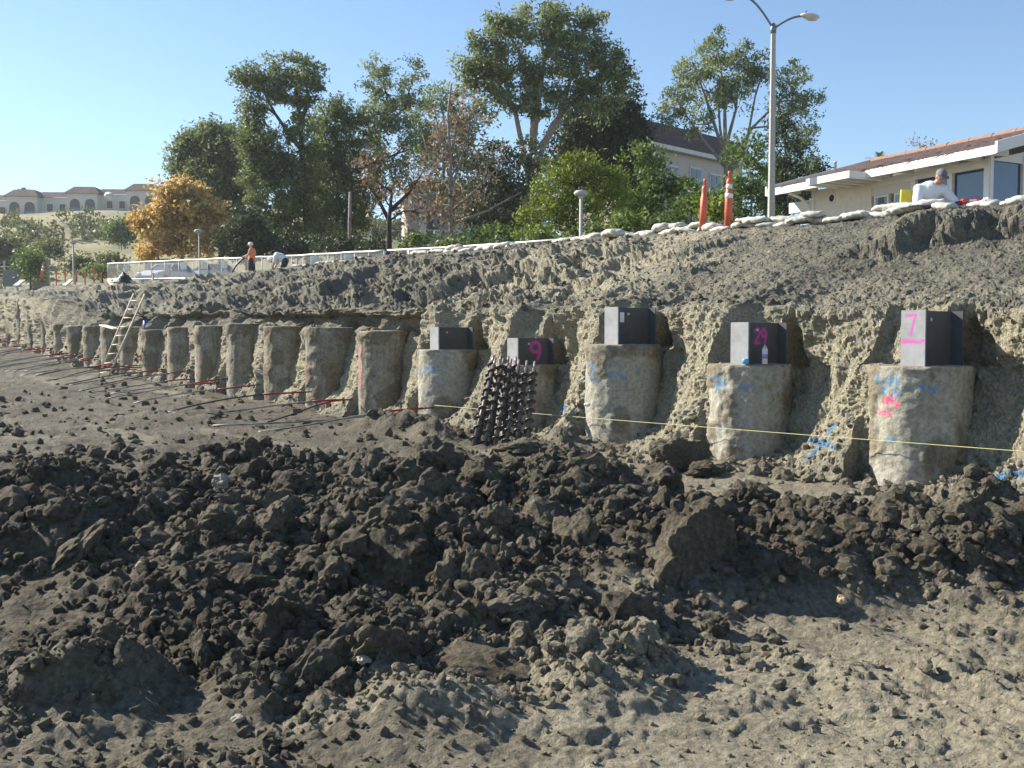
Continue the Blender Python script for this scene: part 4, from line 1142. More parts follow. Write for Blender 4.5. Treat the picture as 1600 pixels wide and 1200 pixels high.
    for k in range(n - 1):
        fs.append((k, k + 1, 2 * n + k + 1, 2 * n + k)); fs.append((n + k + 1, n + k, 3 * n + k, 3 * n + k + 1)); fs.append((k + 1, k, n + k, n + k + 1))
    me = t.add(vs, fs, False).mesh('roof_tile'); me.materials.append(M_TILE)
    ang = math.atan(pitch); nrow = 11; ncol = 27; L = math.hypot(ov + RM, (ov + RM) * pitch)
    for r in range(nrow):
        for c in range(ncol):
            d = r / nrow * L; y = ov + .05 - d * math.cos(ang); z = rz(ov) - z0 - .1 + d * math.sin(ang)
            q = bpy.data.objects.new('roof_tile', me); link(q, o)
            q.location = (x0 + .15 + c * (x1 - x0 - .3) / (ncol - 1) + random.uniform(-.008, .008), y + random.uniform(-.012, .012), z + random.uniform(0, .008))
            q.rotation_euler = (-ang, 0, random.uniform(-.02, .02))
    rm = MB().lathe([(.1, -.02), (.12, -.02), (.11, .42), (.09, .42)], n=12, M=Matrix.Rotation(math.pi / 2, 3, 'Y'), smooth=False).mesh('ridge_tile'); rm.materials.append(simple('ridge_clay', (.27, .155, .11), .8, .2, 4))
    for i in range(21):
        q = bpy.data.objects.new('ridge_tile', rm); link(q, o); q.location = (x0 + i * .4, -RM, rz(-RM) - z0 - .05 + .012 * (i % 2)); q.rotation_euler = (0, random.uniform(-.05, .02), 0)
    MB().lathe([(.04, -.2), (.04, .3), (.05, .3), (.05, .33)], (6.6, -1.2, rz(-1.2) - z0), 10).build('roof_vent_pipe', M_TRIM, o)
    B('porch_rail', 6.4, 9.0, -.3, -.2, 4.42, 4.5, M_TRIM)
house()

# ---------------------------------------------------------------- apartment building behind the trees
M_APT = simple('apartment_stucco', (.5, .45, .39), .9, .06, 1.5); M_APTR = simple('apartment_roof', (.1, .06, .05), .85, .3, 3, bmp=.4); M_PALE = simple('pale_frame', (.66, .64, .6), .7)
def apartment():
    c = pt(1000, 330, 72); c.z = 5.0
    ax = Vector((.72, .69, 0)).normalized()
    o = empty('apartment_building', c, math.atan2(ax.y, ax.x), label='pale apartment block with dark mansard roof behind the tall trees', cat='building')
    zt = pt(1060, 238, 76).z - 5.0
    MB().box((5.5, 3, zt / 2), (15, 6, zt)).build('wall', M_APT, o)
    # mansard band
    MB().prism([(-2.4, -.5, zt - .1), (-1.4, 1.0, zt + 2.0), (-1.4, 5, zt + 2.0), (-2.4, 6.5, zt - .1)], (15.8, 0, 0)).build('roof', M_APTR, o)
    MB().box((5.5, -.45, zt - .12), (15.9, .3, .3)).build('eave_board', M_PALE, o)
    for x, zz in ((1.2, -2.2), (3.6, -2.4), (6.6, -2.2), (9.2, -2.4), (1.2, -5.3), (3.6, -5.5), (6.6, -5.3)):
        w = MB().box((x, -.03, zt + zz + .3), (1.5, .14, 1.7)).build('window', M_PALE, o)
        MB().box((x - .34, -.12, zt + zz + .3), (.58, .05, 1.45)).build('pane', M_GLASS2, w)
        MB().box((x + .34, -.12, zt + zz + .3), (.58, .05, 1.45)).build('pane', M_GLASS2, w)
apartment()
def back_house():
    c = pt(690, 400, 66); c.z = 3.6
    o = empty('balcony_building', c, .25, label='pale building with balcony posts glimpsed behind the bare sycamore', cat='building')
    h = pt(720, 296, 66).z - 3.6
    MB().box((3, 5.6, h / 2 + .5), (9, 5, h + 1)).build('wall', M_APT, o)
    MB().box((3, 1.5, h * .52), (9, 3.2, .35)).build('balcony_slab', M_PALE, o); MB().box((3, 1.4, h + .2), (9.6, 4, .4)).build('roof_slab', M_PALE, o)
    for x in (-1.2, 1.2, 3.9, 6.8): MB().box((x, .2, h / 2), (.42, .42, h)).build('post', M_PALE, o)
    MB().box((3, .05, h * .52 + 1.1), (9, .08, .1)).build('balcony_rail', M_PALE, o)
    for x in (0, 2.6, 5.4): MB().box((x, 3.07, h * .75), (1.4, .06, 1.8)).build('window', M_GLASS2, o)
back_house()

def hill_apartments():
    M_H = simple('hill_stucco', (.58, .55, .5), .9, .04, .6); M_HR = simple('hill_roof', (.16, .1, .085), .9, .2, 1.0)
    P = [(-40, 336, 182), (40, 326, 184), (112, 319, 186), (240, 309, 190)]
    a = pt(-30, 330, 184); b = pt(250, 316, 186)
    d = (b - a); d.z = 0; Ln = d.length; d.normalize(); rz = math.atan2(d.y, d.x)
    zb = a.z - 7.2
    o = empty('hilltop_apartments', (a.x, a.y, zb), rz, label='long pale apartment row with arched balconies on the hilltop', cat='building')
    slope = (b.z - a.z) / Ln
    xs = [0, 9.5, 19.0, 28.5]
    def arch(x0, x1, z0, z1, y, t, name, par):
        n = 12; r = (x1 - x0) / 2; k = (z1 - z0)
        pts = [(x0, y, z0)] + [(x0 + (x1 - x0) * i / n, y, z0 + k * (.72 + .28 * math.sqrt(max(0, 1 - (2 * i / n - 1) ** 2)))) for i in range(n + 1)] + [(x1, y, z0)]
        MB().prism(pts, (0, t, 0)).build(name, M_GLD, par)
    M_GLD = simple('balcony_shade', (.12, .115, .11), .8)
    seg = Ln / 3.0
    for i in range(3):
        x0 = i * seg; up = slope * (x0 + seg / 2) + 6.0; top = up + 2.9
        # recessed wall with windows, then a projecting balcony bay
        MB().box((x0 + seg * .25, 4.2, top / 2), (seg * .5, 8, top)).build('wall', M_H, o)
        MB().box((x0 + seg * .75, 3.2, (top + .5) / 2), (seg * .5, 10, top + .5)).build('wall', M_H, o)
        MB().prism([(x0 - .2, -.1, top), (x0 - .2, 1.4, top + 1.15), (x0 - .2, 8, top + 1.15)], (seg * .52, 0, 0)).build('roof', M_HR, o)
        x1 = x0 + seg * .5
        MB().add([(x1 - .5, -2.3, top + .5), (x1 + seg * .5 + .5, -2.3, top + .5), (x1 + seg * .5 - .9, -.6, top + 1.9), (x1 + .9, -.6, top + 1.9), (x1 - .5, 8, top + .5), (x1 + seg * .5 + .5, 8, top + .5), (x1 + seg * .5 - .9, 8, top + 1.9), (x1 + .9, 8, top + 1.9)],
                 [(0, 1, 2, 3), (3, 2, 6, 7), (1, 5, 6, 2), (4, 0, 3, 7), (5, 4, 7, 6), (1, 0, 4, 5)]).build('roof', M_HR, o)
        for k in (0, 1):
            a0 = x1 + .5 + k * (seg * .25); arch(a0, a0 + seg * .25 - .9, up - .5, up + 2.4, -1.86, .1, 'balcony_arch', o)
            MB().box((a0 + seg * .125 - .45, -1.95, up + .25), (seg * .25 - .8, .1, 1.0)).build('balustrade', M_GLASS2, o)
        for wx in (.15, .36):
            w = MB().box((x0 + seg * wx, .12, up + 1.0), (1.3, .2, 1.6)).build('window', M_PALE, o)
            MB().box((x0 + seg * wx, .0, up + 1.0), (1.0, .06, 1.3)).build('pane', M_GLD, w)
    ds = MB().lathe([(.05, 0), (.5, .06), (.85, .22), (.9, .26)], n=18).build('satellite_dish', M_PALE, o)
    dp = pt(170, 308, 178); ds.location = o.matrix_basis.inverted() @ dp; ds.rotation_euler = (math.radians(75), 0, .6)
hill_apartments()

# ---------------------------------------------------------------- gate posts and low walls at the far left
def pergola():
    M_DK = simple('dark_timber', (.09, .08, .075), .8, .2, 3)
    g = pt(20, 441, 80); o = empty('timber_pergola', g, .2, label='dark timber pergola with pale posts at the far left edge', cat='pergola')
    for x, h in ((-2.6, 1.9), (-.6, 1.7), (.35, 1.8), (1.3, 1.95)):
        MB().box((x, 0, h / 2 - .3), (.14, .14, h + .6)).build('post', M_BOARD, o)
    for z in (.5, .8, 1.1, 1.4, 1.65):
        MB().box((-.4, .25, z), (4.8, .06, .2)).build('slat', M_DK, o)
    MB().box((2.0, .3, .75), (1.3, .4, 2.3)).build('end_wall', M_WOOD, o)
    MB().box((.2, -.9, .25), (1.3, .25, 1.3)).build('low_wall', simple('grey_block', (.22, .24, .24), .9), o)
pergola()

# ---------------------------------------------------------------- people
def remesh(mb, vox, sm=3):
    me = mb.mesh('body'); t = bpy.data.objects.new('tmp', me); COL.objects.link(t)
    m = t.modifiers.new('r', 'REMESH'); m.mode = 'VOXEL'; m.voxel_size = vox
    s = t.modifiers.new('s', 'SMOOTH'); s.iterations = sm; s.factor = .5
    dg = bpy.context.evaluated_depsgraph_get(); dg.update()
    out = bpy.data.meshes.new_from_object(t.evaluated_get(dg))
    bpy.data.objects.remove(t); bpy.data.meshes.remove(me)
    out.polygons.foreach_set('use_smooth', [True] * len(out.polygons)); return out
def limb(mb, pts, rads, n=12):
    mb.tube(pts, rads, n, True)
    for p, r in zip(pts, rads): mb.ell(p, (r, r, r), n, 8)
def hand(mb, wrist, dirv, side, grip=.6, s=1.0):
    d = Vector(dirv).normalized(); side = Vector(side); side = (side - d * side.dot(d)).normalized(); nrm = d.cross(side)
    pc = Vector(wrist) + d * .05 * s
    M = Matrix((side, d, nrm)).transposed()
    mb.ell(pc, (.04 * s, .055 * s, .02 * s), 10, 8, M)
    for i, L in enumerate((.07, .08, .074, .058)):
        b = Vector(wrist) + d * .092 * s + side * (.03 - .02 * i) * s
        k1 = b + (d * math.cos(grip * .5) - nrm * math.sin(grip * .5)) * L * .5 * s
        k2 = k1 + (d * math.cos(grip * 1.4) - nrm * math.sin(grip * 1.4)) * L * .5 * s
        mb.tube([b - d * .02, b, k1, k2], [.0095 * s, .0095 * s, .009 * s, .007 * s], 7)
    b = Vector(wrist) + d * .03 * s + side * .036 * s
    k = b + (d * .6 + side * .7).normalized() * .035 * s
    mb.tube([b - side * .015, b, k, k + (d * .9 - nrm * .4).normalized() * .028 * s], [.012 * s, .012 * s, .011 * s, .008 * s], 7)
M_SKIN = simple('skin', (.42, .24, .16), .55, .08, 12); M_TEE = simple('white_shirt', (.68, .7, .74), .85, .06, 6, bmp=.2); M_VEST = simple('orange_vest', (.75, .27, .12), .8, .1, 6)
M_JEAN = simple('dark_trousers', (.035, .045, .05), .85, .2, 8); M_CAPG = simple('cap_grey', (.16, .15, .18), .8, .15, 10); M_HAT = simple('hard_hat', (.75, .76, .74), .35); M_HAIR = simple('hair_dark', (.03, .022, .018), .7); M_EYE = simple('eye', (.04, .03, .03), .3)
def head_parts(body, o, c, fwd, upv, hat, s=1.0):
    """skull, jaw, nose, ears joined into the body; hat and hair as parts"""
    f = Vector(fwd).normalized(); u = Vector(upv); u = (u - f * u.dot(f)).normalized(); r = f.cross(u)
    M = Matrix((r, f, u)).transposed(); c = Vector(c)
    body.ell(c + u * .02, (.075 * s, .095 * s, .105 * s), 16, 12, M)
    body.ell(c + f * .03 - u * .06, (.056 * s, .062 * s, .06 * s), 12, 8, M)
    body.ell(c + f * .1 - u * .01, (.014, .02, .026), 8, 6, M)
    for sx in (-1, 1): body.ell(c + r * sx * .077 - f * .005, (.012, .024, .033), 8, 6, M)
    def P(x, y, z): return c + r * x + f * y + u * z
    for sx in (-1, 1): MB().ell(P(sx * .032, .088, .018), (.012, .008, .009), 8, 6, M).build('eye', M_EYE, o)
    MB().ell(P(0, .088, -.058), (.024, .008, .006), 8, 6, M).build('mouth', simple('lips', (.35, .15, .12)), o)
    if hat == 'cap':
        MB().ell(P(0, -.004, .058), (.086, .106, .078), 16, 10, M).build('cap_crown', M_CAPG, o)
        vs = [P(.075 * math.sin(a), .085 + .075 * math.cos(a), .055 - .012 * math.cos(a)) for a in np.linspace(-1.5, 1.5, 11)]
        MB().prism(vs, u * .008).build('cap_visor', M_CAPG, o)
        MB().ell(P(0, -.035, .0), (.08, .075, .075), 14, 8, M).build('hair', M_HAIR, o)
    elif hat == 'hard':
        MB().ell(P(0, 0, .065), (.108, .128, .105), 16, 10, M).build('hard_hat_shell', M_HAT, o)
        vs = [P(.13 * math.sin(a), .01 + .155 * math.cos(a), .05) for a in np.linspace(0, 2 * math.pi, 20, endpoint=False)]
        MB().prism(vs, u * .014).build('hard_hat_brim', M_HAT, o)
    else:
        MB().ell(P(0, -.02, .05), (.083, .1, .085), 14, 8, M).build('hair', M_HAIR, o)

def seated_man():
    u, w, zc, p = crest_at_px(1452)
    g = pt(1456, 320, p.y + .3); zs = zc - .15
    o = empty('person', (g.x, g.y, zs), label='man in white T-shirt and grey cap leaning over papers on the crest', cat='person')
    # he kneels behind the sandbags, leaning forward to his left (picture right), head down; local axes = world axes
    hip = Vector((-.10, .20, .12)); ch = Vector((-.02, .05, .52)); nk = Vector((.055, -.04, .64)); hd = Vector((.10, -.09, .745))
    shL = Vector((-.22, .02, .555)); shR = Vector((.19, -.02, .535)); elL = Vector((-.30, -.12, .28)); elR = Vector((.34, -.14, .29)); wrL = Vector((-.06, -.30, .27)); wrR = Vector((.40, -.34, .27))
    b = MB()
    limb(b, [hip, hip.lerp(ch, .5), ch, nk], [.15, .15, .16, .06]); limb(b, [nk, hd - Vector((0, 0, .04))], [.058, .056])
    limb(b, [shL.lerp(ch, .5), shL], [.1, .072]); limb(b, [shR.lerp(ch, .5), shR], [.1, .072])
    limb(b, [shL, elL, wrL], [.062, .046, .03]); limb(b, [shR, elR, wrR], [.062, .046, .03])
    for s in (-1, 1):
        kn = hip + Vector((s * .2, -.34, -.02)); ft = hip + Vector((s * .16, .14, -.08))
        limb(b, [hip + Vector((s * .09, 0, 0)), kn], [.1, .066]); limb(b, [kn, ft], [.06, .045]); limb(b, [ft, ft + Vector((0, .14, -.01))], [.045, .03])
    head_parts(b, o, hd, (.25, -.75, -.62), (.1, -.55, .8), 'cap', 1.05)
    hand(b, wrL, (.6, -.6, -.3), (.5, .6, .1), .9); hand(b, wrR, (.1, -.9, -.3), (-1, -.1, 0), 1.0)
    obj_me('body', remesh(b, .011, 2), M_SKIN, o)
    t = MB()
    limb(t, [hip + Vector((0, 0, -.03)), hip.lerp(ch, .5) + Vector((0, .01, 0)), ch], [.185, .188, .185]); limb(t, [ch, ch.lerp(nk, .62)], [.17, .085])
    for sh, el in ((shL, elL), (shR, elR)):
        limb(t, [ch.lerp(sh, .4), sh, sh.lerp(el, .55), sh.lerp(el, .92)], [.14, .092, .085, .08])
    obj_me('shirt', remesh(t, .014, 4), M_TEE, o)
    j = MB()
    for s in (-1, 1):
        kn = hip + Vector((s * .2, -.34, -.02)); ft = hip + Vector((s * .16, .14, -.08))
        limb(j, [hip + Vector((s * .09, 0, 0)), kn], [.125, .085]); limb(j, [kn, ft], [.08, .06])
    obj_me('trousers', remesh(j, .016, 3), M_JEAN, o)
    # what he works with
    M_PAPER = simple('plan_grey', (.25, .26, .25), .7); M_REDT = simple('tool_red', (.6, .06, .05), .4)
    q = Vector((g.x, g.y, zs))
    pl = MB().box((0, 0, 0), (.95, .32, .02), None, .004).build('drawing_board', M_PAPER); pl.location = q + Vector((-.2, -.34, .24)); pl.rotation_euler = (.05, -.1, .2); tag(pl, 'grey board lying on the sandbags under the hands of the man', 'board')
    rd = empty('red_tool', q + Vector((.48, -.4, .27)), .25, label='red power tool with white label by the hands of the man', cat='tool'); rd.rotation_euler = (0, -.08, .2)
    MB().box((0, 0, .03), (.36, .1, .08), None, .02).build('tool_body', M_REDT, rd); MB().box((.0, -.053, .03), (.14, .006, .035)).build('tool_label', M_TAG, rd); MB().tube([(-.18, 0, .03), (-.3, 0, .02)], .016, 8).build('tool_handle', M_BLK, rd)
    ch_ = empty('yellow_chair', q + Vector((-.1, .8, -.16)), .3, label='yellow plastic chair back behind the man in the white shirt', cat='chair')
    M_YEL = simple('plastic_yellow', (.7, .55, .02), .4)
    MB().prism([(-.15, 0, .42), (.15, 0, .42), (.13, 0, .82), (-.13, 0, .82)], (0, .03, 0)).build('backrest', M_YEL, ch_); MB().box((0, -.2, .4), (.42, .42, .03), None, .01).build('seat', M_YEL, ch_)
    for x in (-.18, .18):
        for y in (-.38, 0): MB().box((x, y, .19), (.035, .035, .4)).build('leg', M_YEL, ch_)
seated_man()

def orange_worker():
    u, w, zc, p = crest_at_px(393)
    Y = 48.5; g = pt(393, 430, Y); top = pt(393, 377, Y).z; zs = top - 1.84
    o = empty('person', (g.x, Y, zs), label='worker in orange vest and white hard hat holding a black hose', cat='person')
    hip = Vector((.02, 0, .95)); ch = Vector((.05, 0, 1.32)); nk = Vector((.02, 0, 1.5)); hd = Vector((-.01, 0, 1.64))
    sh = [Vector((.04, -.21, 1.43)), Vector((.06, .21, 1.43))]; el = [Vector((-.08, -.27, 1.16)), Vector((-.1, .2, 1.15))]; wr = [Vector((-.33, -.15, 1.09)), Vector((-.36, .05, 1.02))]
    b = MB(); limb(b, [hip, hip.lerp(ch, .5), ch, nk], [.15, .14, .16, .06]); limb(b, [nk, hd], [.058, .058])
    for i in (0, 1):
        limb(b, [ch.lerp(sh[i], .6), sh[i]], [.1, .075]); limb(b, [sh[i], el[i], wr[i]], [.065, .05, .034]); hand(b, wr[i], (-.9, .1, -.4), (0, 0, 1), 1.3)
        sy = -1 if i == 0 else 1; kn = Vector((-.04 + .1 * i, sy * .12, .5)); an = Vector((.05 + .06 * i, sy * .13, .08))
        limb(b, [hip + Vector((0, sy * .09, -.02)), kn, an], [.105, .068, .046]); limb(b, [an + Vector((.02, 0, -.03)), an + Vector((-.17, 0, -.05))], [.05, .035])
    head_parts(b, o, hd, (-.95, -.25, -.2), (0, 0, 1), 'hard')
    obj_me('body', remesh(b, .012, 2), M_SKIN, o)
    t = MB(); limb(t, [hip + Vector((0, 0, -.04)), hip.lerp(ch, .5), ch, ch.lerp(nk, .6)], [.18, .175, .19, .1])
    for i in (0, 1): limb(t, [ch.lerp(sh[i], .6), sh[i], sh[i].lerp(el[i], .35)], [.12, .095, .085])
    obj_me('vest', remesh(t, .02, 3), M_VEST, o)
    j = MB()
    for i in (0, 1):
        sy = -1 if i == 0 else 1; kn = Vector((-.04 + .1 * i, sy * .12, .5)); an = Vector((.05 + .06 * i, sy * .13, .1))
        limb(j, [hip + Vector((0, sy * .09, -.02)), kn, an], [.135, .1, .085])
    obj_me('trousers', remesh(j, .02, 3), M_JEAN, o)
    hp = []
    for i in range(14):
        t_ = i / 13; hp.append(Vector((-.30 - .75 * t_ - .12 * math.sin(t_ * 3), -.05 + .1 * t_, 1.06 - 1.08 * t_ ** 1.2)))
    h = MB().tube(hp, .045, 8).build('hose', simple('hose_black', (.03, .03, .033), .4)); h.location = (g.x, Y, zs); tag(h, 'thick black hose hanging from the hands of the worker in orange', 'hose')
orange_worker()
def bent_worker():
    Y = 46; g = pt(437, 423, Y); zs = g.z - .35
    o = empty('person', (g.x, Y, zs), label='worker in pale shirt bending down on the crest by the fence', cat='person')
    hip = Vector((.28, 0, .84)); ch = Vector((-.1, 0, 1.0)); nk = Vector((-.26, 0, .93)); hd = Vector((-.38, 0, .84))
    sh = [Vector((-.14, -.2, .97)), Vector((-.14, .2, .97))]; el = [Vector((-.2, -.24, .68)), Vector((-.18, .24, .68))]; wr = [Vector((-.3, -.18, .45)), Vector((-.3, .18, .45))]
    b = MB(); limb(b, [hip, hip.lerp(ch, .5), ch, nk], [.15, .15, .16, .06]); limb(b, [nk, hd], [.058, .058])
    for i in (0, 1):
        limb(b, [sh[i], el[i], wr[i]], [.07, .05, .034]); hand(b, wr[i], (-.2, 0, -.9), (0, 1, 0), .8)
        sy = -1 if i == 0 else 1; kn = Vector((.16, sy * .14, .46)); an = Vector((.3, sy * .15, .07))
        limb(b, [hip + Vector((0, sy * .09, -.02)), kn, an], [.105, .068, .046]); limb(b, [an + Vector((.02, 0, -.03)), an + Vector((-.16, 0, -.05))], [.05, .035])
    head_parts(b, o, hd, (-.4, 0, -.9), (-.9, 0, .4), 'hard')
    obj_me('body', remesh(b, .014, 2), M_SKIN, o)
    t = MB(); limb(t, [hip + Vector((-.05, 0, .03)), hip.lerp(ch, .5) + Vector((0, 0, .03)), ch], [.19, .2, .2]); limb(t, [ch, ch.lerp(nk, .6)], [.18, .1])
    for i in (0, 1): limb(t, [ch.lerp(sh[i], .6), sh[i], sh[i].lerp(el[i], .8)], [.12, .1, .085])
    obj_me('shirt', remesh(t, .02, 3), M_TEE, o)
    j = MB()
    for i in (0, 1):
        sy = -1 if i == 0 else 1; kn = Vector((.16, sy * .14, .46)); an = Vector((.3, sy * .15, .1))
        limb(j, [hip + Vector((0, sy * .09, -.02)), kn, an], [.14, .1, .085])
    obj_me('trousers', remesh(j, .02, 3), M_JEAN, o)
bent_worker()
# ---------------------------------------------------------------- vegetation
def leaf_mat(name, c0, c1, c2, tr=.25):
    m, nt, b = newmat(name)
    r = ramp(nt, attr_n(nt, 'tint'), [(0.0, c0), (.5, c1), (1.0, c2)])
    nt.links.new(r.outputs[0], b.inputs['Base Color']); b.inputs['Roughness'].default_value = .55; b.inputs['Specular IOR Level'].default_value = .3
    t = N(nt, 'ShaderNodeBsdfTranslucent'); nt.links.new(r.outputs[0], t.inputs[0])
    mx = N(nt, 'ShaderNodeMixShader'); mx.inputs[0].default_value = tr
    nt.links.new(b.outputs[0], mx.inputs[1]); nt.links.new(t.outputs[0], mx.inputs[2])
    nt.links.new(mx.outputs[0], nt.nodes['Material Output'].inputs[0]); return m
LM = {
 'euc': leaf_mat('eucalyptus_leaf', (.08, .105, .036), (.19, .235, .088), (.36, .39, .19), .45),
 'dark': leaf_mat('dark_leaf', (.024, .04, .018), (.065, .092, .04), (.14, .165, .075)),
 'olive': leaf_mat('olive_leaf', (.065, .09, .026), (.15, .195, .062), (.29, .31, .115), .45),
 'lime': leaf_mat('lime_leaf', (.075, .105, .01), (.18, .235, .025), (.3, .35, .05), .35),
 'orange': leaf_mat('autumn_leaf', (.27, .16, .05), (.58, .4, .13), (.75, .62, .3), .45),
 'brown': leaf_mat('sycamore_leaf', (.12, .08, .05), (.25, .165, .1), (.42, .28, .14), .3),
 'shrub': leaf_mat('shrub_leaf', (.05, .085, .016), (.115, .175, .034), (.23, .27, .075), .4),
 'scrub': leaf_mat('scrub_leaf', (.07, .088, .03), (.15, .165, .06), (.26, .245, .1), .35),
}
BARK = {'dark': simple('bark_dark', (.045, .034, .028), .9, .3, 8, bmp=.4), 'pale': simple('bark_pale', (.27, .22, .18), .85, .3, 6, bmp=.3), 'grey': simple('bark_grey', (.22, .2, .18), .9, .25, 6, bmp=.3)}
def leaf_cloud(C, k, sig, L, Wd, rng, droop=.0, flat=0.0):
    """C: clump centres (n,3); k leaves each"""
    n = len(C); tot = n * k
    base = np.repeat(C, k, 0); s = np.repeat(sig * rng.uniform(.6, 1.35, n), k)[:, None]
    p = base + np.clip(rng.normal(0, 1, (tot, 3)), -1.9, 1.9) * s * np.array([1, 1, .75])
    d = rng.normal(0, 1, (tot, 3)); d[:, 2] = d[:, 2] * (1 - flat) - droop; d /= np.linalg.norm(d, axis=1)[:, None] + 1e-9
    a = rng.normal(0, 1, (tot, 3)); sd = np.cross(d, a); sd /= np.linalg.norm(sd, axis=1)[:, None] + 1e-9
    l = (L * rng.uniform(.6, 1.3, tot))[:, None]; w = (Wd * rng.uniform(.6, 1.3, tot))[:, None]
    V = np.stack([p - d * l * .5 + sd * w * .62, p - d * l * .35 - sd * w * .62, p + d * l * .55], 1).reshape(-1, 3)
    Fc = np.arange(tot * 3).reshape(-1, 3)
    tint = np.clip(np.repeat(rng.uniform(.15, .75, n), k) + rng.normal(0, .2, tot), 0, 1)
    return V, Fc, np.repeat(tint, 3)
def crown_obj(parts, mat, parent, name='crown'):
    V = np.concatenate([p[0] for p in parts]); o = 0; Fs = []
    for p in parts: Fs.append(p[1] + o); o += len(p[0])
    me = mesh_np(name, V, np.concatenate(Fs), False); attr(me, 'tint', np.concatenate([p[2] for p in parts]))
    return obj_me(name, me, mat, parent)
def blob_clumps(c, r, dens, rng, pw=.42):
    n = max(4, int(DENS * dens * (r[0] * r[2]) * 3.2)); d = rng.normal(0, 1, (n, 3)); d /= np.linalg.norm(d, axis=1)[:, None]
    q = rng.uniform(0.05, 1, n) ** pw
    return np.array(c) + d * q[:, None] * np.array(r)
TID = [0]; DENS = 4.4; LSC = .88
def tree(name, label, Y, blobs, trunk, leaf='euc', bark='dark', dens=1.0, k=60, sig=.42, L=.3, W=.11, droop=.4, limbs=(), r0=.2, cat='tree', group=None, zb=None, sub=5, depth=.9, twig=0):
    """blobs: (px,py,rx,ry) in the photograph at distance Y; real crowns with depth"""
    TID[0] += 1; rng = np.random.default_rng(1000 + TID[0]); sc = Y / F
    b0 = pt(trunk[0][0], trunk[0][1], Y); g = float(upz(b0.x, Y)) - .2 if zb is None else zb
    o = empty(name, (b0.x, Y, g), label=label, cat=cat, group=group); off = np.array([b0.x, Y, g])
    tp = [Vector((b0.x, Y, g - .3))] + [pt(x, y, Y + (0 if i == 0 else rng.uniform(-.3, .3))) for i, (x, y) in enumerate(trunk)]
    tp = [p - Vector(off) for p in tp]
    m = MB(); R = np.linspace(r0, r0 * .35, len(tp)); m.tube(tp, list(R), 9)
    parts = []; limbs_pts = list(tp[1:])
    for lb in limbs:                                       # limbs drawn from the photograph: (px, py, dY) paths
        q = [pt(a[0], a[1], Y + (a[2] if len(a) > 2 else 0)) - Vector(off) for a in lb]
        m.tube(q, list(np.linspace(r0 * .62, r0 * .16, len(q))), 7); limbs_pts += q[1:]
    for bi, bl in enumerate(blobs):
        x, y, rx, ry = bl[:4]; dy = bl[4] if len(bl) > 4 else rng.uniform(-.5, .5) * (rx * sc)
        c = np.array(pt(x, y, Y + dy)) - off; r = (rx * sc, (rx + ry) * .5 * sc * depth, ry * sc)
        C = blob_clumps(c, r, dens, rng)
        parts.append(leaf_cloud(C, int(k * 1.15), sig * .76, L * LSC, W * LSC * 1.15, rng, droop))
        lp = np.array(limbs_pts); st = lp[np.argmin(np.linalg.norm(lp - c, axis=1) + .6 * np.maximum(0, lp[:, 2] - c[2]))]
        mid = (st + c) / 2 + np.array([0, 0, .12 * np.linalg.norm(c - st)]) + rng.normal(0, .15, 3)
        m.tube([st, mid, c], [r0 * .34, r0 * .24, r0 * .14], 6)
        for j in rng.choice(len(C), min(sub, len(C)), replace=False):
            e = C[j]; s_ = mid + (c - mid) * rng.uniform(0, 1)
            m.tube([s_, (s_ + e) / 2 + rng.normal(0, .15, 3), e], [r0 * .13, r0 * .09, r0 * .04], 5)
        for j in rng.choice(len(C), min(twig, len(C)), replace=False):
            e = C[j]; e2 = e + rng.normal(0, .5, 3) + np.array([0, 0, .3]); m.tube([c + (e - c) * .3, e, e2], [r0 * .1, r0 * .06, .012], 4)
    m.build('trunk', BARK[bark], o)
    crown_obj(parts, LM[leaf], o); return o

tree('autumn_tree', 'round tree with orange and yellow autumn leaves at the left', 72, [(283, 322, 46, 38), (248, 340, 30, 32), (318, 330, 32, 36), (270, 368, 46, 34), (316, 375, 32, 30), (234, 382, 24, 26), (296, 294, 26, 22), (262, 300, 20, 18), (222, 352, 18, 24), (338, 350, 16, 22)],
     [(285, 420), (284, 370), (284, 320)], 'orange', 'grey', .62, 56, .5, .36, .2, .1, r0=.16)
tree('eucalyptus_tree', 'tall forked eucalyptus with dark trunk right of the autumn tree', 66, [(400, 115, 32, 24), (425, 150, 30, 26), (455, 110, 42, 28), (480, 130, 28, 32), (462, 165, 22, 22), (395, 175, 25, 28), (410, 215, 36, 32), (405, 262, 40, 36), (440, 250, 30, 34), (425, 310, 42, 38), (460, 320, 34, 40), (430, 362, 44, 30), (380, 128, 16, 20), (490, 230, 18, 34), (395, 220, 24, 34), (450, 285, 30, 40), (490, 290, 26, 44), (470, 200, 24, 26), (500, 350, 26, 40)],
     [(483, 395), (478, 320), (472, 240), (470, 190), (462, 140)], 'olive', 'dark', .85, 62, .40, .3, .11, .35, limbs=[[(472, 235), (452, 210), (430, 178), (410, 140)], [(476, 300), (450, 270), (420, 235)], [(470, 190), (482, 160), (478, 125)]], r0=.3)
tree('dark_tree', 'broad dull green tree behind the autumn tree', 80, [(330, 225, 46, 32), (300, 250, 34, 36), (355, 240, 38, 40), (340, 290, 50, 44), (375, 300, 34, 50), (285, 268, 22, 28), (320, 212, 30, 20), (385, 350, 40, 40)],
     [(345, 410), (342, 300), (338, 240)], 'euc', 'dark', .95, 60, .5, .36, .14, .3, r0=.26)
tree('shade_shrub', 'dark dense evergreen shrub between autumn tree and forked eucalyptus', 62, [(385, 365, 38, 40), (365, 385, 30, 28), (410, 385, 24, 26)], [(385, 420), (385, 370)], 'dark', 'dark', 1.5, 70, .4, .26, .13, .1, r0=.12)
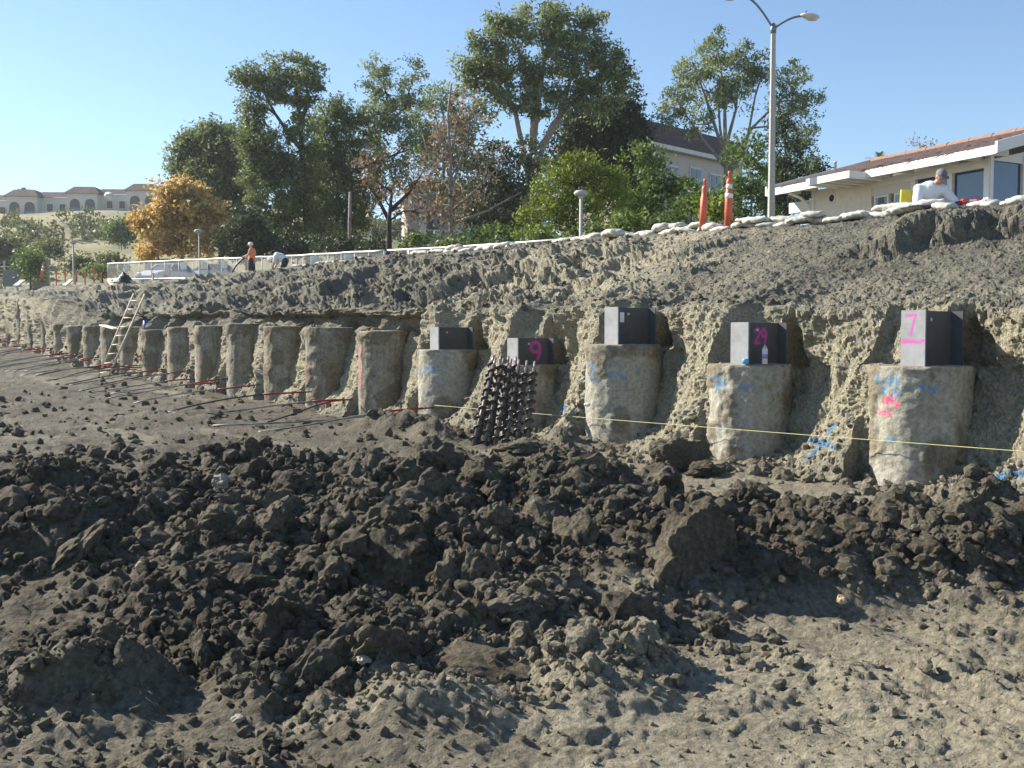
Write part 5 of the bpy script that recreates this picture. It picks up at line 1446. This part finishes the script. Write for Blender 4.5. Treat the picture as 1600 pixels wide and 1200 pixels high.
tree('slender_tree', 'slender olive tree just right of the forked eucalyptus', 70, [(528, 165, 22, 24), (520, 200, 30, 34), (540, 240, 34, 40), (515, 265, 30, 40), (545, 300, 36, 36), (510, 330, 34, 40), (555, 345, 30, 30), (530, 372, 44, 24), (500, 190, 16, 30), (500, 240, 28, 40), (560, 200, 22, 34), (495, 300, 26, 40)],
     [(530, 410), (528, 300), (526, 190)], 'olive', 'pale', .9, 58, .42, .3, .11, .3, r0=.18)
tree('tall_thin_tree', 'tall open-crowned gum tree with two feathery tops', 72, [(590, 118, 25, 28), (610, 150, 32, 28), (648, 112, 17, 18), (640, 145, 22, 22), (585, 180, 34, 34), (625, 200, 38, 34), (575, 235, 34, 40), (610, 265, 40, 40), (655, 235, 30, 34), (570, 300, 34, 38), (668, 165, 12, 20)],
     [(548, 405), (560, 330), (590, 230), (605, 150)], 'euc', 'dark', .75, 54, .38, .3, .1, .4, limbs=[[(600, 200), (632, 170), (645, 120)], [(580, 260), (620, 240), (652, 205)]], r0=.2)
tree('grey_gum', 'grey green gum tree standing behind the bare sycamore', 63, [(690, 165, 32, 32), (722, 200, 38, 34), (682, 228, 36, 34), (735, 245, 36, 32), (690, 290, 36, 36), (655, 200, 22, 34), (730, 310, 34, 30)], [(690, 400), (692, 300), (695, 200)], 'euc', 'grey', .7, 56, .42, .28, .1, .4, r0=.18)
tree('bare_sycamore', 'half-bare sycamore with pale branches and sparse brown leaves', 47, [(700, 190, 44, 48), (690, 240, 42, 40), (740, 190, 36, 44), (660, 270, 34, 30), (640, 300, 36, 30), (720, 300, 46, 40), (665, 335, 36, 26), (700, 345, 42, 26), (760, 250, 30, 40)],
     [(706, 392), (704, 340), (704, 260), (700, 180), (705, 130)], 'brown', 'pale', .5, 14, .45, .2, .15, .15, limbs=[[(704, 275), (690, 250), (668, 235), (660, 210)], [(706, 330), (740, 300), (790, 250)], [(705, 350), (760, 330), (815, 300)], [(704, 300), (720, 250), (735, 190)], [(704, 255), (712, 200), (722, 160)], [(703, 240), (685, 205), (678, 165)]], r0=.13, sub=10, twig=24)
tree('small_sycamore', 'small brown-leaved sycamore with a dark stubby trunk', 45, [(570, 265, 26, 18), (595, 290, 36, 26), (640, 290, 34, 26), (610, 325, 40, 20), (650, 330, 30, 22), (605, 250, 30, 18)],
     [(608, 392), (608, 345), (612, 300)], 'brown', 'dark', .6, 16, .42, .2, .15, .1, limbs=[[(608, 345), (590, 310), (560, 270)], [(609, 330), (640, 300), (660, 270)]], r0=.17, sub=8, twig=14)
tree('great_eucalyptus', 'largest eucalyptus, with pale multiple trunks and a huge dome crown', 58, [(850, 40, 52, 38), (800, 50, 38, 30), (900, 55, 42, 38), (760, 80, 34, 34), (735, 115, 28, 30), (790, 110, 44, 38), (845, 105, 44, 40), (905, 110, 46, 40), (945, 100, 32, 34), (765, 150, 36, 30), (880, 165, 42, 30), (940, 150, 36, 36), (965, 125, 22, 28), (815, 165, 34, 24), (720, 135, 18, 22), (920, 30, 24, 22), (780, 35, 20, 16), (870, 16, 30, 16)],
     [(836, 345), (834, 290), (833, 200), (838, 140), (850, 90)], 'euc', 'pale', .85, 66, .40, .3, .1, .5,
     limbs=[[(832, 310), (820, 250), (806, 180), (795, 150), (770, 120)], [(834, 210), (842, 150), (848, 100), (860, 60)], [(838, 300), (845, 240), (862, 195), (890, 165), (930, 130)], [(836, 180), (822, 130), (815, 90), (800, 60)], [(845, 230), (872, 190), (895, 110), (905, 70)]], r0=.34, sub=7)
tree('dark_backing_tree', 'dense dark tree forming the shaded right shoulder of the big grove', 64, [(930, 190, 44, 40), (970, 170, 30, 40), (985, 205, 22, 46), (900, 210, 40, 36), (950, 240, 44, 40), (985, 270, 20, 34), (880, 250, 36, 40), (925, 285, 46, 34), (1002, 235, 18, 40), (1000, 290, 24, 30)],
     [(978, 345), (975, 260), (965, 180)], 'dark', 'grey', 1.2, 62, .44, .3, .12, .3, r0=.2, limbs=[[(978, 320), (960, 260), (940, 200)]])
tree('magnolia_tree', 'dark glossy broad-leaved tree below the big eucalyptus', 53, [(775, 255, 40, 34), (800, 290, 38, 34), (760, 300, 40, 34), (820, 250, 26, 30), (745, 330, 40, 26), (790, 335, 40, 24)],
     [(778, 385), (778, 310), (780, 250)], 'dark', 'grey', 1.15, 48, .38, .22, .13, .1, r0=.14)
tree('lime_tree', 'bright lime green feathery tree behind the small path lamp', 38, [(905, 262, 40, 28), (870, 290, 46, 34), (935, 288, 42, 32), (850, 330, 44, 34), (905, 330, 50, 34), (955, 320, 32, 34), (830, 355, 30, 20), (885, 355, 40, 18), (965, 275, 18, 20), (888, 245, 20, 14)],
     [(905, 385), (895, 340), (900, 290)], 'lime', 'dark', 2.2, 42, .26, .2, .06, .0, r0=.12)
tree('right_eucalyptus', 'airy eucalyptus with rounded crown behind the tall street lamp', 62, [(1120, 75, 48, 28), (1085, 105, 38, 34), (1150, 100, 44, 36), (1060, 150, 32, 36), (1105, 145, 42, 34), (1150, 150, 36, 30), (1195, 115, 30, 26), (1230, 125, 34, 28), (1255, 160, 32, 32), (1225, 175, 26, 28), (1045, 185, 20, 26), (1090, 195, 34, 24), (1262, 205, 18, 26), (1240, 225, 18, 16)],
     [(1136, 345), (1134, 250), (1132, 160), (1125, 100)], 'euc', 'grey', .62, 56, .38, .28, .09, .5,
     limbs=[[(1134, 250), (1115, 190), (1098, 140), (1085, 105)], [(1134, 230), (1150, 170), (1155, 110)], [(1136, 270), (1175, 200), (1215, 160), (1240, 140)], [(1135, 260), (1125, 200), (1120, 120)], [(1136, 280), (1165, 230), (1180, 150), (1190, 120)], [(1133, 260), (1100, 220), (1065, 170)]], r0=.2, sub=8)
tree('cypress_tree', 'dark upright conifer just right of the street lamp pole', 50, [(1225, 215, 22, 40), (1235, 260, 30, 40), (1215, 290, 34, 40), (1250, 290, 22, 34), (1235, 320, 34, 24)], [(1230, 350), (1228, 260), (1226, 190)], 'dark', 'dark', 1.3, 56, .36, .28, .09, .2, r0=.12)
tree('yellow_green_tree', 'loose yellow-green tree left of the street lamp pole', 44, [(1165, 240, 34, 34), (1180, 285, 36, 36), (1150, 300, 34, 34), (1190, 325, 34, 22), (1150, 335, 40, 20)], [(1175, 360), (1174, 300), (1170, 240)], 'shrub', 'grey', 1.1, 44, .34, .22, .1, .1, r0=.07)
tree('loquat_tree', 'pale leafy shrub tree in front of the apartment block', 42, [(1020, 260, 26, 22), (1035, 290, 34, 24), (1000, 300, 26, 24), (1030, 330, 46, 24), (985, 335, 34, 26), (1060, 300, 26, 26), (1005, 230, 18, 24)], [(1020, 370), (1020, 310), (1022, 262)], 'shrub', 'grey', 1.5, 42, .3, .22, .1, .0, r0=.06)
SH = [('low green ground shrub left of the small path lamp', 850, 372, 50, 14, 36, 'shrub'), ('low green ground shrub right of the small path lamp', 945, 362, 46, 16, 34, 'shrub'), ('low weedy shrub behind the middle of the handrail', 720, 384, 50, 13, 40, 'shrub'), ('low shrub below the apartment block left of the channelizers', 1045, 348, 46, 18, 36, 'olive'), ('low bright green shrub behind the left channelizer post', 1080, 320, 34, 32, 34, 'shrub'), ('low green shrub between channelizer posts and street lamp', 1115, 325, 30, 28, 33, 'lime'), ('green shrub under the lime green tree', 985, 352, 34, 18, 33, 'shrub'),
      ('low weedy ground shrub before the magnolia', 770, 370, 60, 16, 42, 'shrub'), ('low green shrub between the two sycamores', 655, 380, 36, 16, 46, 'shrub'), ('dark low hedge at the foot of the slender tree', 540, 388, 48, 22, 58, 'dark'),
      ('dark low hedge at the foot of the forked eucalyptus', 465, 388, 44, 22, 60, 'dark'), ('dark low hedge left of the small sycamore trunk', 585, 385, 30, 24, 54, 'dark'), ('leafy bush beside the timber pergola', 48, 412, 22, 26, 78, 'shrub'),
      ('dusty bush behind the thin lamp post at far left', 120, 412, 22, 18, 92, 'scrub'), ('dusty bush left of the autumn tree', 172, 408, 22, 15, 96, 'scrub'), ('dry yellowish bush under the fence end', 160, 424, 34, 12, 78, 'olive'), ('grey green bush at the left picture edge', 8, 392, 26, 26, 110, 'scrub'),
      ('dark bush on the lower hillside beside the dry slope', 78, 388, 18, 16, 112, 'scrub'), ('rounded green bush at the right edge of the dry slope', 190, 362, 22, 20, 130, 'shrub')]
for lb, x, y, rx, ry, Y, lf in SH:
    tree('shrub', lb, Y, [(x - rx * .4, y + 2, rx * .6, ry * .8), (x + rx * .45, y, rx * .55, ry * .85), (x, y - ry * .25, rx * .6, ry * .7)], [(x, y + ry), (x, y)], lf, 'dark', 1.5 if Y < 70 else .9, 44, .3 * max(1, Y / 50), .2 * max(1, Y / 50), .09 * max(1, Y / 50), .0, r0=.06, cat='shrub', sub=2, zb=(pt(x, y + ry, Y).z - .4) if Y > 75 else None)
# pale trunk standing free among the dark trees
q = pt(546, 300, 60); o = MB().tube([(0, 0, -6), (0, 0, -2), (.05, 0, 0)], [.12, .11, .09], 8).build('utility_post', BARK['pale']); o.location = q; tag(o, 'plain pale wooden post among the dark hedges', 'post')
# palm fronds and twig crown above the roof ridge
def palm(px, py, Y):
    t = pt(px, py, Y); zb = float(upz(t.x, Y)); o = empty('palm_tree', (t.x, Y, zb), label='palm top showing just above the tiled house ridge', cat='palm'); H = t.z - zb - .5
    MB().tube([(0, 0, -.3), (.1, 0, H * .5), (0, 0, H)], [.2, .16, .15], 9).build('trunk', BARK['grey'], o)
    vs = []; fs = []
    for i in range(26):
        a = i * 2.4; el = random.uniform(-.2, 1.2); Lf = random.uniform(.8, 1.2)
        d = Vector((math.cos(a) * math.cos(el), math.sin(a) * math.cos(el), math.sin(el))); s = d.cross(Vector((0, 0, 1))).normalized()
        for j in range(9):
            t0 = .3 + .7 * j / 9; c = d * Lf * t0 + Vector((0, 0, H - .5 * Lf * t0 ** 2))
            for sg in (-1, 1):
                e = c + (s * sg * .28 + d * .25) * (1.1 - t0 * .6); b = len(vs); vs += [c, c + d * .06, e]; fs.append((b, b + 1, b + 2))
    me = MB().add(vs, fs).mesh('crown'); attr(me, 'tint', np.random.default_rng(3).uniform(.2, .9, len(me.vertices))); obj_me('crown', me, LM['olive'], o)
palm(1376, 244, 42)
tree('twiggy_tree', 'thin twiggy treetop above the house ridge', 45, [(1432, 222, 16, 7), (1448, 226, 14, 8)], [(1440, 300), (1440, 240), (1438, 228)], 'brown', 'grey', .8, 10, .25, .12, .07, 0, r0=.06)
tree('garden_tree', 'dark clump of foliage behind the left end of the house roof', 44, [(1268, 268, 16, 20), (1255, 300, 24, 26), (1280, 262, 10, 12)], [(1262, 345), (1262, 280)], 'dark', 'dark', 1.6, 44, .3, .2, .09, 0, r0=.06)
tree('hilltop_tree', 'tiny lone conifer above the hilltop apartments', 200, [(41, 300, 8, 8), (41, 308, 11, 8)], [(41, 330), (41, 300)], 'dark', 'dark', .5, 26, .7, .6, .25, 0, r0=.15, zb=pt(41, 332, 200).z)

def scrub():
    rng = np.random.default_rng(77); parts = []
    n = 400; X = rng.uniform(-130, 5, n); Y = rng.uniform(92, 160, n)
    keep = (fbm(X, Y, 0.0, 26, 3, 401) > -.12) | (Y > 150) | (Y < 104)
    keep &= ~((Y > 108) & (Y < 146) & (X > -.47 * Y) & (fbm(X, Y, 3., 14, 2, 402) > -.6))
    X, Y = X[keep], Y[keep]; Z = upz(X, Y) - 1.0 + hillz(X, Y)
    for x, y, z in zip(X, Y, Z):
        r = rng.uniform(.9, 2.6); C = blob_clumps((x, y, z + r * .45), (r * 1.2, r, r * .75), .28, rng); parts.append(leaf_cloud(C, 9, .45, .75, .42, rng, 0))
    o = crown_obj(parts, LM['scrub'], None, 'hillside_scrub'); tag(o, 'grey green scrub covering the hillside', 'scrub', kind='stuff')
scrub()
# ---------------------------------------------------------------- clods and stones
import bmesh
def clod_base(sub, seed, rough=.32):
    bm = bmesh.new(); bmesh.ops.create_icosphere(bm, subdivisions=sub, radius=1.0)
    V = np.array([v.co[:] for v in bm.verts]); Fc = np.array([[v.index for v in f.verts] for f in bm.faces]); bm.free()
    o = seed * 13.7
    d = 1 + rough * fbm(V[:, 0] + o, V[:, 1], V[:, 2], 1.0, 4, 501, .6) * 2.0 + .36 * (lumps3(V[:, 0] + o, V[:, 1], V[:, 2], .62, 502) - .5) + .2 * (lumps3(V[:, 0] + o, V[:, 1], V[:, 2], .3, 503) - .5) + (.1 * (lumps3(V[:, 0] + o, V[:, 1], V[:, 2], .14, 504) - .5) if sub > 3 else 0)
    V = V * d[:, None] * np.random.default_rng(seed).uniform(.6, 1.3, 3); V[:, 2] *= .85
    return V, Fc
def rotz(n, rng):
    q = rng.normal(0, 1, (n, 4)); q /= np.linalg.norm(q, axis=1)[:, None]; w, x, y, z = q.T
    return np.stack([1 - 2 * (y * y + z * z), 2 * (x * y - z * w), 2 * (x * z + y * w), 2 * (x * y + z * w), 1 - 2 * (x * x + z * z), 2 * (y * z - x * w), 2 * (x * z - y * w), 2 * (y * z + x * w), 1 - 2 * (x * x + y * y)], 1).reshape(n, 3, 3)
def scatter(name, label, P, S, bases, mat, tanv, rng):
    Vs = []; Fs = []; T = []; o = 0; which = rng.integers(0, len(bases), len(P)); Rm = rotz(len(P), rng)
    for b, (V, Fc) in enumerate(bases):
        ix = np.where(which == b)[0]
        if not len(ix): continue
        W = np.einsum('nij,vj->nvi', Rm[ix], V) * S[ix][:, None, None] + P[ix][:, None, :]
        Vs.append(W.reshape(-1, 3)); n = len(V)
        Fs.append((Fc[None] + (np.arange(len(ix)) * n)[:, None, None]).reshape(-1, 3) + o); o += len(ix) * n; T.append(np.repeat(tanv[ix], n))
    me = mesh_np(name, np.concatenate(Vs), np.concatenate(Fs), False); attr(me, 'tan', np.concatenate(T))
    ob = obj_me(name, me, mat); tag(ob, label, 'clods', kind='stuff'); return ob
rng = np.random.default_rng(5)
B1 = [clod_base(1, s + 70, .45) for s in range(8)]; B2 = [clod_base(2, s) for s in range(6)]; B3 = [clod_base(3, s + 20) for s in range(6)]; B4 = [clod_base(4, s + 40) for s in range(5)]
def pit_points(n, y0, y1, thr, rng, power=1.0, xs=.72):
    out = []
    while sum(len(a) for a in out) < n:
        Y = np.exp(rng.uniform(np.log(y0), np.log(y1), n * 3)); X = rng.uniform(-xs, xs, n * 3) * Y
        h, ro = pit_height(X, Y); u, w = to_uw(X, Y)
        ok = (rng.uniform(0, 1, len(X)) < np.clip((ro - thr) / (1 - thr), 0, 1) ** power) & (w < -.3)
        out.append(np.stack([X, Y, h], 1)[ok])
    return np.concatenate(out)[:n]
def tan_at(P): return np.clip(pit_tan(P[:, 0], P[:, 1], .6) * .85 + rng.uniform(-.1, .12, len(P)), 0, 1)
# big clods: things of their own
big = pit_points(130, 4.4, 10.5, .45, rng, 1.2)
bme = []
for V, Fc in B4:
    me = mesh_np('soil_clod', V, Fc, False); attr(me, 'tan', np.full(len(V), .18)); me.materials.append(M_CLOD); bme.append(me)
for i, p in enumerate(big):
    s = float(.06 + .15 * rng.uniform(0, 1) ** 2.2); o = bpy.data.objects.new('soil_clod', bme[i % 5]); o.location = (p[0], p[1], p[2] - s * .1); o.scale = (s, s * rng.uniform(.8, 1.1), s * rng.uniform(.75, 1.0)); o.rotation_euler = tuple(rng.uniform(-3, 3, 3)); link(o)
    tag(o, 'dark crumbly soil clod lying in the foreground mound', 'soil clod', 'large soil clods of the foreground mound')
# the big sheared block right of centre and its companions
def block(px, py, Y, sx, sy, sz, seed, label, cut=True, rot=0.0):
    V, Fc = clod_base(5 if cut else 4, seed, .22)
    if cut:
        nrm = Vector((.55, -.8, .22)).normalized(); d = V @ np.array(nrm); V = V - np.outer(np.maximum(0, d - .42), np.array(nrm)) * .93
    V = V * np.array([sx, sy, sz]); me = mesh_np('soil_block', V, Fc, False); attr(me, 'tan', np.full(len(V), .1))
    o = obj_me('soil_block', me, M_CLOD); p = pt(px, py, Y); o.location = p; o.rotation_euler = (0, 0, rot); tag(o, label, 'soil block'); return o
block(1090, 895, 6.3, .42, .38, .42, 91, 'largest dark soil block with a smooth sheared face, right of centre')
block(1245, 868, 6.75, .33, .27, .25, 92, 'pale-faced soil block leaning right of the largest dark block')
block(1545, 850, 7.0, .4, .32, .3, 93, 'big dark soil lump at the right edge of the mound')
block(1030, 770, 9.6, .34, .3, .3, 94, 'brownish soil lump behind the largest dark block', False)
block(1390, 885, 6.7, .3, .25, .22, 95, 'dark soil lump half way between largest block and right edge', False)
block(410, 960, 5.7, .14, .13, .13, 96, 'rounded soil lump at the front foot of the mound on the left', False)
block(350, 880, 6.3, .15, .14, .13, 97, 'tall soil lump above the front foot of the mound on the left', False)
block(825, 660 + 40, 13.6, .3, .26, .24, 98, 'dark soil lump at the foot of the auger rods', False)
block(1060, 715, 12.3, .42, .34, .3, 99, 'tan soil block fallen between the second and third pile', True)
block(1100, 735, 11.9, .2, .2, .16, 100, 'small dark rock in front of the fallen tan soil block', False)
# pale stones and litter that can be picked out
M_STONE = simple('tan_stone', (.42, .3, .17), .8, .2, 6, bmp=.4); M_PALES = simple('pale_stone', (.27, .245, .2), .85, .2, 6, bmp=.4); M_LIT = simple('white_litter', (.75, .75, .73), .6)
for px, py, s, lb, mt in [(220, 893, .035, 'small orange-tan stone on the left mound', M_STONE), (345, 768, .07, 'pale rounded stone on the left mound crest', M_PALES), (1222, 945 - 35, .04, 'small pale stone before the dark blocks at right', M_STONE), (1315, 947, .03, 'small tan stone in shadow below the dark blocks', M_STONE), (1432, 830, .035, 'pale stone on the right mound', M_PALES), (630, 947, .04, 'flat pale flake of stone in the middle of the mound', M_PALES), (568, 1040, .035, 'light grey stone at the foot of the mound', M_PALES), (372, 1128, .03, 'whitish stone on the near ground at left', M_PALES)]:
    Y = 6.0
    for _ in range(12):
        q = pt(px, py, Y); h = float(pit_height(np.array([q.x]), np.array([q.y]))[0][0]); Y *= 1 + np.clip((q.z - h) / 2.2, -.25, .25)
    V, Fc = clod_base(3, int(px), .35); me = mesh_np('stone', V * s * .85, Fc, False); o = obj_me('stone', me, mt); q = pt(px, py, Y); o.location = (q.x, q.y, h + s * .5); tag(o, lb, 'stone')
for px, py, Y, s, lb in [(540, 684, 16.3, .1, 'scrap of white litter in the muck left of the auger rods'), (918, 632, 13.9, .06, 'white lump stuck in the bank left of the widest pile')]:
    V, Fc = clod_base(3, int(px), .35); me = mesh_np('litter', V * np.array([s, s, s * .5]), Fc, False); o = obj_me('litter', me, M_LIT); o.location = pt(px, py, Y); tag(o, lb, 'litter')
P = pit_points(900, 3.3, 13, .2, rng, 1.6); S = (.025 + .1 * rng.uniform(0, 1, len(P)) ** 2.6) * np.clip(P[:, 1] / 6, .7, 1.5); P[:, 2] -= S * .1
scatter('clod_rubble', 'fist-sized soil clods strewn over the mound', P, S, B3, M_CLOD, tan_at(P), rng)
P = np.concatenate([pit_points(12000, 3.2, 14, .1, rng, 1.2), pit_points(3500, 3.2, 30, .02, rng, .5), pit_points(4200, 3.2, 7.5, .0, rng, .25)]); S = .008 + .034 * rng.uniform(0, 1, len(P)) ** 2.2; S[-4200:] *= .42; S = S * np.clip(P[:, 1] / 5, .7, 2.6); P[:, 2] += S * .2
nr = (S > .034) & (P[:, 1] < 12); TA = tan_at(P)
scatter('soil_crumbs', 'lumps of soil over the near mound', P[nr], S[nr], B2, M_CLOD, TA[nr], rng)
scatter('soil_crumbs', 'fine crumbs of soil all over the pit floor', P[~nr], S[~nr], B1, M_CLOD, TA[~nr], rng)
# crumbs on the bank slope and at its toe
flatP = BANK_P.reshape(-1, 3); Sg = BANK_S.ravel(); Ug = BANK_U.ravel()
cand = np.where(((Sg > 5.9) & (Sg < 9.2) | (Sg < 2.0) & (Sg > .6)) & (Ug > -4) & (Ug < 40))[0]
ix = rng.choice(cand, 5200, replace=False); P = flatP[ix].copy(); S = rng.uniform(.02, .055, len(P)) * np.where(rng.uniform(0, 1, len(P)) < .08, 1.7, 1.0) * (1 + Ug[ix] / 30) * np.where((Ug[ix] < 8) & (Sg[ix] > 6.2), .42, .9)
scatter('slope_crumbs', 'lumps of earth lying on the bank', P, S, B1, M_SLOPECLOD, np.clip(.3 + .4 * (Sg[ix] < 2) + rng.uniform(-.2, .3, len(P)), 0, 1), rng)

# ---------------------------------------------------------------- air
def haze():
    m = bpy.data.materials.new('haze_air'); m.use_nodes = True; nt = m.node_tree; nt.nodes.clear()
    out = nt.nodes.new('ShaderNodeOutputMaterial'); v = nt.nodes.new('ShaderNodeVolumePrincipled')
    v.inputs['Color'].default_value = (.82, .9, 1.0, 1); v.inputs['Density'].default_value = HAZE; v.inputs['Anisotropy'].default_value = .3
    nt.links.new(v.outputs[0], out.inputs['Volume'])
    o = MB().box((0, 900, 14), (7400, 7400, 60)).build('haze', m); tag(o, 'thin pale air over the whole site', 'haze', kind='stuff')
HAZE = 0.0003
haze()
